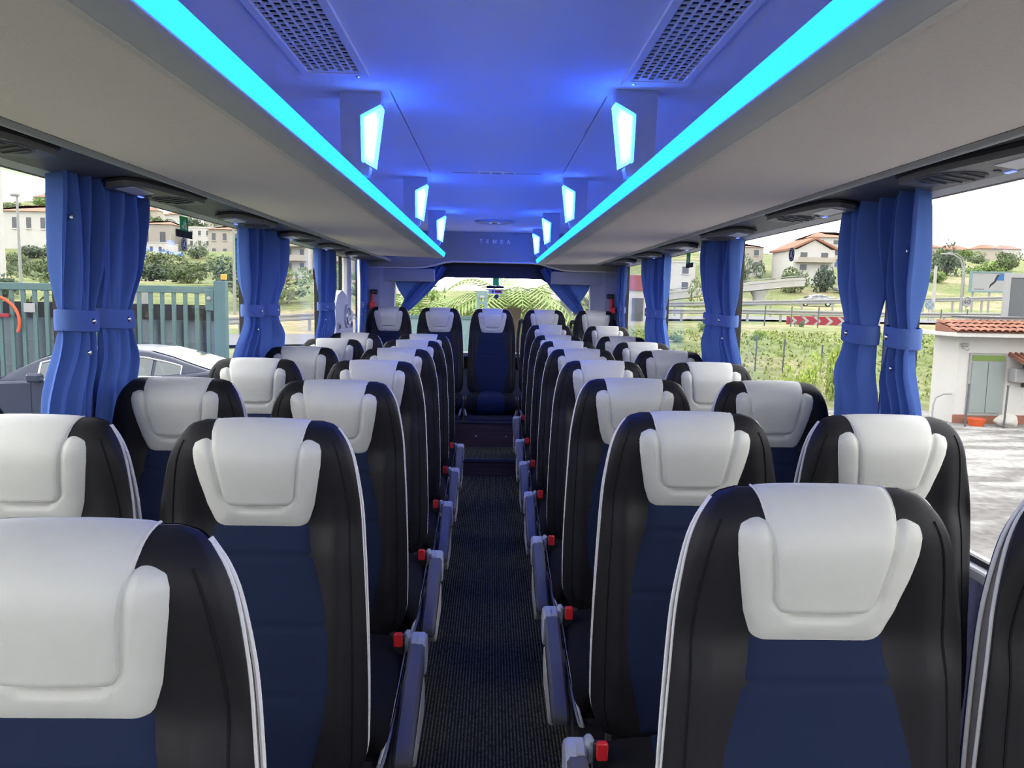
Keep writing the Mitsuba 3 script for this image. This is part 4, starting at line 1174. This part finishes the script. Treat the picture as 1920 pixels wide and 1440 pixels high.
def house(x0, x1, y, z0, z1, wall, label, roof='hip', rows=2, cols=3, depth=9.0, balcony=False):
    k = num('house'); tag(k, label, 'house')
    add(k + '__walls', bx(x0, x1, y, y + depth, z0 - 4, z1), wall)
    w, h = x1 - x0, z1 - z0
    rh = .16 * w
    if roof == 'hip':
        e = .05 * w
        v = np.array([[x0 - e, y - e, z1], [x1 + e, y - e, z1], [x1 + e, y + depth + e, z1], [x0 - e, y + depth + e, z1], [x0 + .3 * w, y + depth / 2, z1 + rh], [x1 - .3 * w, y + depth / 2, z1 + rh]])
        add(k + '__roof', trimesh.convex.convex_hull(v), 'roof_tile')
    elif roof == 'gable':
        e = .06 * w
        add(k + '__roof', prism([(x0 - e, z1 - .02 * w), (x0 + w / 2, z1 + rh * 1.5), (x1 + e, z1 - .02 * w), (x1 + e, z1 + .03 * w), (x0 + w / 2, z1 + rh * 1.5 + .05 * w), (x0 - e, z1 + .03 * w)], y - e, y + depth + e), 'roof_tile')
        add(k + '__gable_wall', prism([(x0, z1 - .05 * w), (x1, z1 - .05 * w), (x0 + w / 2, z1 + rh * 1.4)], y + .01, y + depth), wall)
    else:
        add(k + '__parapet', bx(x0 - .1, x1 + .1, y - .1, y + depth, z1, z1 + .05 * h), wall)
    for r in range(rows):
        for c in range(cols):
            cx_, cz_ = x0 + w * (c + .5) / cols, z0 + h * (r + .52) / rows
            ww, wh = .36 * w / cols * .9, .46 * h / rows
            wk = add(k + '__window', bx(cx_ - ww / 2, cx_ + ww / 2, y - .06, y + .02, cz_ - wh / 2, cz_ + wh / 2), 'window_dark')
            add(k + '__sill', bx(cx_ - ww * .62, cx_ + ww * .62, y - .16, y + .02, cz_ - wh * .62, cz_ - wh * .5), wall)
    if balcony:
        for r in range(1, rows):
            zz = z0 + h * r / rows
            add(k + '__balcony', cat_(bx(x0 + .05 * w, x1 - .05 * w, y - 1.3, y, zz - .15, zz), bx(x0 + .05 * w, x1 - .05 * w, y - 1.3, y - 1.2, zz, zz + .16 * h / rows * 2)), 'house_cream')


house(-72.5, -64.4, 118, 9.0, 12.4, 'house_white', 'white house with red roof above the shrubs at the far left', 'hip', 1, 4)
house(-70.5, -67.2, 129, 12.4, 14.6, 'house_cream', 'small house with gable roof just behind the far-left red-roofed house', 'gable', 1, 2, 4)
house(-42.5, -37.0, 60, 4.0, 10.6, 'house_white', 'tall white house cut by the left edge of the view', 'hip', 3, 2, 1.5)
house(-66.0, -59.8, 150, 8.0, 13.6, 'house_grey', 'bare grey-beige house with orange roof right of the first left curtain', 'hip', 1, 2, 9)
house(-57.6, -51.5, 152, 7.5, 13.2, 'house_white', 'white apartment house with rows of small windows behind the window stickers', 'flat', 3, 4, 9)
house(-51.2, -47.5, 152, 8.5, 13.9, 'house_cream', 'cream apartment house just right of the window stickers', 'flat', 3, 2)
house(-61.5, -57.0, 140, 7.0, 9.6, 'house_white', 'low white house below the apartment houses outside the left windows', 'flat', 1, 3, 6, True)
house(-45.2, -38.4, 128, 6.4, 11.2, 'house_cream', 'long beige house with red roof left of the second left curtain', 'hip', 2, 4)
house(-25.5, -21.2, 92, 3.6, 8.4, 'house_white', 'white apartment house between the second and third left curtains', 'flat', 3, 3, 9, True)
house(-20.8, -17.2, 95, 3.6, 8.9, 'house_cream', 'tall cream block beside the third left curtain', 'flat', 3, 2, 9, True)
house(-15.2, -11.5, 98, 3.0, 7.6, 'house_white', 'white block right of the third left curtain', 'flat', 3, 2)
house(50.0, 57.0, 132, 6.4, 10.4, 'house_white', 'white house with red gable roof and balcony outside the right windows', 'gable', 2, 2, 10, True)
house(67.0, 76.5, 166, 8.6, 15.3, 'house_white', 'three-storey white house with red roof behind the gabled house', 'hip', 3, 3, 10, True)
house(43.0, 48.0, 141, 7.0, 11.2, 'house_cream', 'cream house half hidden by the second right curtain', 'hip', 2, 2)
house(24.6, 30.6, 120, 2.5, 7.2, 'house_white', 'white house behind the third right window', 'flat', 2, 2)
for i in range(46):
    y = rnd.uniform(380, 800); t = rnd.choice([rnd.uniform(.50, .66), -rnd.uniform(.26, .64)]); x = t * y
    z = float(ground_z(x, y)); w = rnd.uniform(6, 11) * y / 600
    if not free(x, y, w * 1.5): continue
    k = num('distant_house')
    tag(k, f'tiny pale house on the far {"right" if x > 0 else "left"} hills', 'house', f'distant houses on the {"right" if x > 0 else "left"}')
    add(k + '__walls', bx(x - w, x + w, y, y + 2 * w, z - 4, z + w * .9), rnd.choice(['house_white', 'house_cream']))
    v = np.array([[x - w * 1.1, y - 1, z + w * .9], [x + w * 1.1, y - 1, z + w * .9], [x + w * 1.1, y + 2 * w, z + w * .9], [x - w * 1.1, y + 2 * w, z + w * .9], [x - .4 * w, y + w, z + w * 1.3], [x + .4 * w, y + w, z + w * 1.3]])
    add(k + '__roof', trimesh.convex.convex_hull(v), 'roof_tile')

# small white building on the right with a tiled roof
k = num('roadside_building')
tag(k, 'small white building with clay tile eaves at the right edge of the yard', 'building')
add(k + '__walls', bx(10.62, 17, 17.7, 18.7, -1.4, .74), 'paint_white' if False else 'house_white')
add(k + '__plinth', bx(10.60, 17, 17.67, 17.7, -1.4, -1.08), 'roof_tile_dark')
ek = add(k + '__eave', bx(10.22, 17, 17.15, 18.75, .72, .82, .01), 'house_white')
rk = add(k + '__roof', prism([(17.12, .82), (18.0, 1.03), (18.0, .82)], 10.22, 17, 'x'), 'roof_tile_dark')
tl = grid_mesh([[(.078 * (1 - .12 * v) * math.cos(t), v * .36, .045 * math.sin(t) + .02 * (1 - v)) for t in np.linspace(0, np.pi, 7)] for v in (0, .5, 1)])
for vs, m_ in enumerate(('roof_tile', 'roof_tile_dark')):
    scene[f'tile_kind_{vs}'] = {'type': 'shapegroup', 'tile': mikit.ply(tl, m_, smooth=True)}
tp = [mikit.ply(tl, m_, smooth=True) for m_ in ('roof_tile', 'roof_tile', 'roof_tile_dark')]
tr = random.Random(3)
nt = 0
for r in range(3):
    for c in range(40):
        kk = f'{rk}__tile' + (f'_{nt:03d}' if nt else ''); nt += 1
        scene[kk] = {**tp[tr.randrange(3)], 'to_world': T().translate([10.30 + c * .162 + (r % 2) * .03, 17.08 + r * .29, .83 + r * .072]).rotate([1, 0, 0], 13)}
add(k + '__parapet', bx(11.0, 17, 18.0, 18.6, .8, 1.13), 'house_white')
add(k + '__parapet_cap', bx(10.95, 17, 17.94, 18.65, 1.13, 1.175, .008), 'window_dark')
dk = add(k + '__door', bx(10.88, 11.74, 17.66, 17.71, -1.10, .34, .008), 'galvanised')
add(dk + '__glass', bx(10.94, 11.30, 17.64, 17.665, -1.02, .13), 'frosted')
add(dk + '__glass', bx(11.32, 11.66, 17.64, 17.665, -1.02, .13), 'frosted')
add(dk + '__transom', bx(10.94, 11.68, 17.64, 17.665, .17, .29), 'leaf_green')
ak = add(k + '__canopy', prism([(16.75, .06), (17.7, .34), (17.7, .30), (16.77, .02)], 11.78, 13.4, 'x'), 'roof_tile_dark')
for i in range(12):
    add(ak + '__rib', tube([(11.82 + i * .13, 16.74, .07), (11.82 + i * .13, 17.7, .355)], .03, 6), 'roof_tile_dark')
add(k + '__canopy_bracket', cat_(bx(12.12, 12.2, 17.55, 17.66, -.42, .2), prism([(16.95, .04), (17.6, .18), (17.6, .08), (17.55, -.1)], 12.12, 12.2, 'x')), 'bark')
add(k + '__air_conditioner', bx(11.80, 12.10, 17.4, 17.68, -.30, .02, .02), 'sign_white')
add(k + '__wall_lamp', cat_(bx(10.66, 10.8, 17.6, 17.68, .48, .56, .01), tube([(10.64, 17.6, .46), (10.7, 17.5, .40), (10.78, 17.55, .44)], .012, 6)), 'galvanised')
k = num('advert_board'); tag(k, 'dark board in a white frame behind the parapet at the right edge', 'sign board')
add(k + '__panel', bx(14.1, 15.6, 21.4, 21.44, 1.10, 2.22), 'window_dark')
add(k + '__frame', cat_(bx(13.98, 14.12, 21.36, 21.46, .6, 2.32), bx(14.1, 15.6, 21.36, 21.46, 2.2, 2.32), bx(14.1, 15.6, 21.36, 21.46, 1.02, 1.12)), 'sign_white')
k = num('handrail'); tag(k, 'white bent tube handrail beside the white building', 'handrail')
add(k + '__rail', tube([(10.25, 17.9, -1.3), (10.25, 17.9, -.9), (10.30, 17.9, -.72), (10.42, 17.8, -.62), (10.55, 17.7, -.60)], .022, 8), 'sign_white')
k = num('orange_bucket'); tag(k, 'small orange tub at the foot of the white building', 'bucket')
add(k + '__body', move(lathe([(.001, 0), (.15, 0), (.19, .16), (.17, .16), (.14, .02), (.001, .02)], 18), 10.95, 17.35, -1.28), 'orange')
k = num('rock'); tag(k, 'grey boulder beside the fence post before the white building', 'rock')
rk_ = trimesh.creation.icosphere(subdivisions=3, radius=.2)
rk_.vertices = rk_.vertices * [1.2, .9, .8] * (.8 + .5 * meshkit.fbm(rk_.vertices * 6, 3, 1))[:, None]
add(k + '__stone', move(rk_, 11.55, 17.2, -1.15), 'concrete')


def post(x, y, h, label, group):
    k = num('fence_post'); z = float(ground_z(x, y))
    tag(k, label, 'fence post', group)
    add(k + '__stake', cyl((x, y, z - .3), (x + .03, y, z + h), .022 * (.5 + y / 40), 8), 'window_dark')
    add(k + '__cap', cyl((x + .03, y, z + h), (x + .03, y, z + h + .03), .03 * (.5 + y / 40), 8), 'window_dark')


for x, y in ((14.2, 41), (15.4, 40.5), (16.6, 40), (17.9, 39.5), (19.2, 39), (23.5, 41), (25.5, 42)):
    post(x, y, 1.0, 'thin dark stake of the wire fence along the right-hand road', 'stakes by the right road')
for x, y in ((8.6, 25.5), (9.4, 25.2), (10.3, 24.4)):
    post(x, y, 1.1, 'thin dark stake standing low on the right-hand grass bank', 'stakes on the right bank')
for x, y in ((10.6, 17.2), (11.35, 17.0), (12.2, 16.8)):
    post(x, y, .95, 'dark stake of the low fence before the white building', 'stakes before the white building')

# signs
k = num('chevron_board'); tag(k, 'red and white chevron board before the lower right guard rail', 'road sign')
cx0, cx1, cz0, cz1, cy = 16.5, 20.0, .16, .68, 44.0
add(k + '__board', bx(cx0, cx1, cy, cy + .04, cz0, cz1), 'sign_red')
for i in range(5):
    a = cx0 + .12 + i * .68
    zm = (cz0 + cz1) / 2
    add(k + '__chevron', prism([(a, cz0 + .02), (a + .2, cz0 + .02), (a + .48, zm), (a + .2, cz1 - .02), (a, cz1 - .02), (a + .27, zm)], cy - .015, cy + .005), 'sign_white')
for a in (17.0, 19.5):
    add(k + '__leg', cyl((a, cy + .06, -.3), (a, cy + .06, .6), .03, 8), 'galvanised')
k = num('blue_arrow_sign'); tag(k, 'round blue sign with white arrow right of the chevron board', 'road sign')
add(k + '__disc', cyl((20.33, 43.9, .42), (20.33, 43.94, .42), .32, 24), 'sign_blue')
add(k + '__arrow', prism([(20.10, .37), (20.36, .37), (20.36, .27), (20.56, .42), (20.36, .57), (20.36, .47), (20.10, .47)], 43.885, 43.905), 'sign_white')
add(k + '__post', cyl((20.33, 43.97, -.3), (20.33, 43.97, .5), .03, 8), 'galvanised')
k = num('speed_sign'); tag(k, 'round white sign reading 40 above the right guard rail', 'road sign')
add(k + '__disc', cyl((30.3, 50, 1.72), (30.3, 50.03, 1.72), .31, 24), 'sign_white')
add(k + '__border', move(tube([(.29 * math.cos(t), 0, .29 * math.sin(t)) for t in np.linspace(0, 2 * np.pi, 30)[:-1]], .03, 6, closed=True), 30.3, 49.99, 1.72), 'galvanised')
add(k + '__number', text('40', .26, .01, 30.3, 49.985, 1.59, '-y', True), 'window_dark')
add(k + '__post', cyl((30.3, 50.05, 0), (30.3, 50.05, 1.9), .03, 8), 'galvanised')
k = num('no_stopping_sign'); tag(k, 'round pale blue sign with a cross beside the near right curtain', 'road sign')
add(k + '__disc', cyl((27.9, 50, 1.46), (27.9, 50.03, 1.46), .29, 24), 'sign_pale_blue')
for r_ in (.785, -.785):
    add(k + '__cross_bar', move(move(bx(-.24, .24, -.01, .01, -.03, .03), ry=r_), 27.9, 49.99, 1.46), 'sign_white')
add(k + '__post', cyl((27.9, 50.05, 0), (27.9, 50.05, 1.6), .03, 8), 'galvanised')
k = num('billboard'); tag(k, 'large white and blue billboard on legs beyond the right-hand road', 'billboard')
add(k + '__board', bx(36.6, 39.5, 60, 60.12, 2.62, 4.02), 'sign_white')
add(k + '__frame', cat_(bx(36.5, 39.6, 59.95, 60.1, 4.0, 4.12), bx(36.5, 39.6, 59.95, 60.1, 2.52, 2.64), bx(36.45, 36.6, 59.95, 60.1, 2.52, 4.12), bx(39.5, 39.65, 59.95, 60.1, 2.52, 4.12)), 'pale_teal')
add(k + '__blue_field', prism([(38.5, 3.45), (39.48, 3.45), (39.48, 3.95), (38.75, 3.95)], 59.985, 60.0), 'sign_blue')
add(k + '__dark_print', prism([(38.0, 2.85), (38.15, 3.05), (38.45, 3.3), (38.72, 3.9), (38.55, 3.88), (38.3, 3.35), (38.05, 3.15)], 59.98, 60.0), 'sheet_black')
for i in range(5):
    add(k + '__text_mark', bx(36.85 + i * .16, 36.95 + i * .16, 59.985, 60.0, 2.72, 2.80), 'window_dark')
for x in (36.8, 38.1, 39.4):
    add(k + '__leg', bx(x - .06, x + .06, 60.05, 60.15, .3, 2.6), 'galvanised')
for x, y, h, d, lb in ((29.9, 50, 4.4, -1, 'curved grey street lamp in front of the billboard'), (37.2, 62, 5.2, -1, 'second curved street lamp just behind the billboard edge')):
    k = num('curved_street_lamp'); tag(k, lb, 'street lamp')
    add(k + '__pole', tube([(x, y, 0), (x, y, h * .75), (x + .05 * d, y, h * .88), (x + .25 * d, y, h), (x + .7 * d, y, h * 1.06), (x + 1.2 * d, y, h * 1.07)], [.07, .06, .05, .045, .04, .035], 8), 'galvanised')
    add(k + '__lamp_head', bx(x + 1.2 * d - .3, x + 1.2 * d + .1, y - .1, y + .1, h * 1.07 - .05, h * 1.07 + .05, .02), 'sign_white')
k = num('concrete_pole'); tag(k, 'bare concrete utility pole right of the near right curtain', 'utility pole')
add(k + '__shaft', tube([(28.4, 50.5, -.2), (28.4, 50.5, 3.9)], [.13, .09], 10), 'concrete')
add(k + '__cap', cyl((28.4, 50.5, 3.9), (28.4, 50.5, 3.96), .1, 10), 'concrete')
k = num('overpass'); tag(k, 'pale concrete overpass rising to the right behind the second and third right windows', 'overpass')
dk_ = np.array([(10.0, 97.5, .8), (17.5, 98.7, 1.65), (25.2, 100, 2.7), (32.5, 101.2, 3.6), (38.7, 102.5, 4.3), (41.5, 105, 4.5)])
sec = [(-.1, -.75), (0, -.7), (0, .0), (-.08, .05), (-.08, .35), (.1, .35), (.12, 0), (3.5, 0), (3.5, -.7), (3.0, -.9), (.6, -.9)]
add(k + '__deck', grid_mesh([[(x, y + a, z + b) for a, b in sec] for x, y, z in dk_], wrap_v=True, caps=True), 'concrete')
add(k + '__parapet_rail', tube([(x, y, z + .55) for x, y, z in dk_], .05, 6), 'galvanised')
for x, z in ((34.5, 3.0), (20.0, 1.2)):
    add(k + '__pillar', tube([(x, 102.2, -1.0), (x, 102.2, z - .9), (x, 102.2, z - .1)], [.75, .75, 1.2], 12), 'concrete')

# behind the rear window
def palm(x, y, z, h, n, length, seed, label):
    k = num('palm_tree'); tag(k, label, 'palm tree')
    r = random.Random(seed)
    add(k + '__trunk', tube([(x, y, z + h * t) for t in np.linspace(0, 1, 14)], [.17 + .02 * (i % 2) for i in range(14)], 10), 'bark')
    for i in range(n):
        a = 2 * math.pi * i / n * 1.62 + r.uniform(-.2, .2)
        up = r.uniform(.15, 1.0)
        L = length * r.uniform(.8, 1.1)
        tt = np.linspace(0, 1, 22)
        rad = L * tt * (.95 - .15 * up)
        zz = z + h + L * (up * 1.0 * tt - (.75 + .35 * r.random()) * tt ** 2.2)
        P = np.stack([x + rad * math.cos(a), y + rad * math.sin(a), zz], 1)
        side = np.array([-math.sin(a), math.cos(a), 0])
        v, f = [], []
        for j in range(2, 22):
            ll = .5 * math.sin(math.pi * min(1, .12 + tt[j] * .88)) ** .7
            d = (P[j] - P[j - 1]) / np.linalg.norm(P[j] - P[j - 1])
            for s in (-1, 1):
                for q in (0,):
                    b0 = P[j] - d * q * L / 22
                    tip = b0 + side * s * ll + d * ll * .5 - np.array([0, 0, ll * .35])
                    n0 = len(v)
                    v += [b0 - d * .016, b0 + d * .016, (b0 + tip) / 2 + d * .022, tip, (b0 + tip) / 2 - d * .022]
                    f += [(n0, n0 + 1, n0 + 2), (n0, n0 + 2, n0 + 4), (n0 + 4, n0 + 2, n0 + 3)]
        m = cat_(trimesh.Trimesh(v, f, process=False), tube(P, [.02 * (1 - .8 * t) + .003 for t in tt], 5))
        add(k + '__frond', m, 'leaf_palm')


palm(.45, 17.5, -1.2, 2.35, 22, 2.2, 1, 'feathery palm filling the middle of the rear window')
palm(-2.0, 22.5, -1.2, 2.0, 18, 2.1, 2, 'low palm left of the teal gate post in the rear window')
k = num('teal_gate_post'); tag(k, 'pale teal steel gate post behind the rear window', 'gate post')
post_ = sbox(-.28, -1.15, -.09, 1.48).difference(sbox(-.225, 1.02, -.145, 1.26)).difference(sbox(-.225, 1.30, -.145, 1.37))
add(k + '__post', prism(post_, 13.9, 14.05), 'pale_teal')
add(k + '__handle', bx(-.225, -.145, 13.85, 13.92, 1.355, 1.40, .01), 'sign_white')
k = num('sheet_metal_fence'); tag(k, 'pale teal sheet metal fence visible between the rear seats', 'fence')
for i in range(7):
    add(k + '__sheet', bx(-1.45 + i * .165, -1.45 + i * .165 + .16, 14.0, 14.03 + .01 * (i % 2), -1.1, .98), 'pale_teal')
add(k + '__rail', bx(-1.46, -.28, 13.98, 14.06, .98, 1.04), 'gate_green')
for x, y, s_, h, li, lb in ((-2.6, 26, 1.6, 2.9, 1, 'bright shrub at the left of the rear window'), (-1.3, 30, 1.5, 2.2, 2, 'pale shrub left of the palms in the rear window'), (2.6, 24, 1.2, 1.7, 2, 'bright shrub at the right of the rear window'), (3.6, 30, 1.6, 2.4, 0, 'olive shrub at the right edge of the rear window'), (.9, 34, 2.4, 2.6, 1, 'green shrub behind the palm in the rear window')):
    shrub(x, y, s_, h, li, 1, lb, None, 'rear_shrub')
k = num('red_kiosk'); tag(k, 'red and white roadside building behind the palms in the rear window', 'building')
add(k + '__walls', bx(3.3, 8.4, 42, 45, -1.3, 1.9), 'house_white')
add(k + '__red_band', bx(3.2, 8.5, 41.9, 45, 1.9, 2.7), 'faded_red')
for i in range(5):
    add(k + '__window', bx(3.6 + i * .95, 4.2 + i * .95, 41.92, 42.02, .3, 1.5), 'window_dark')
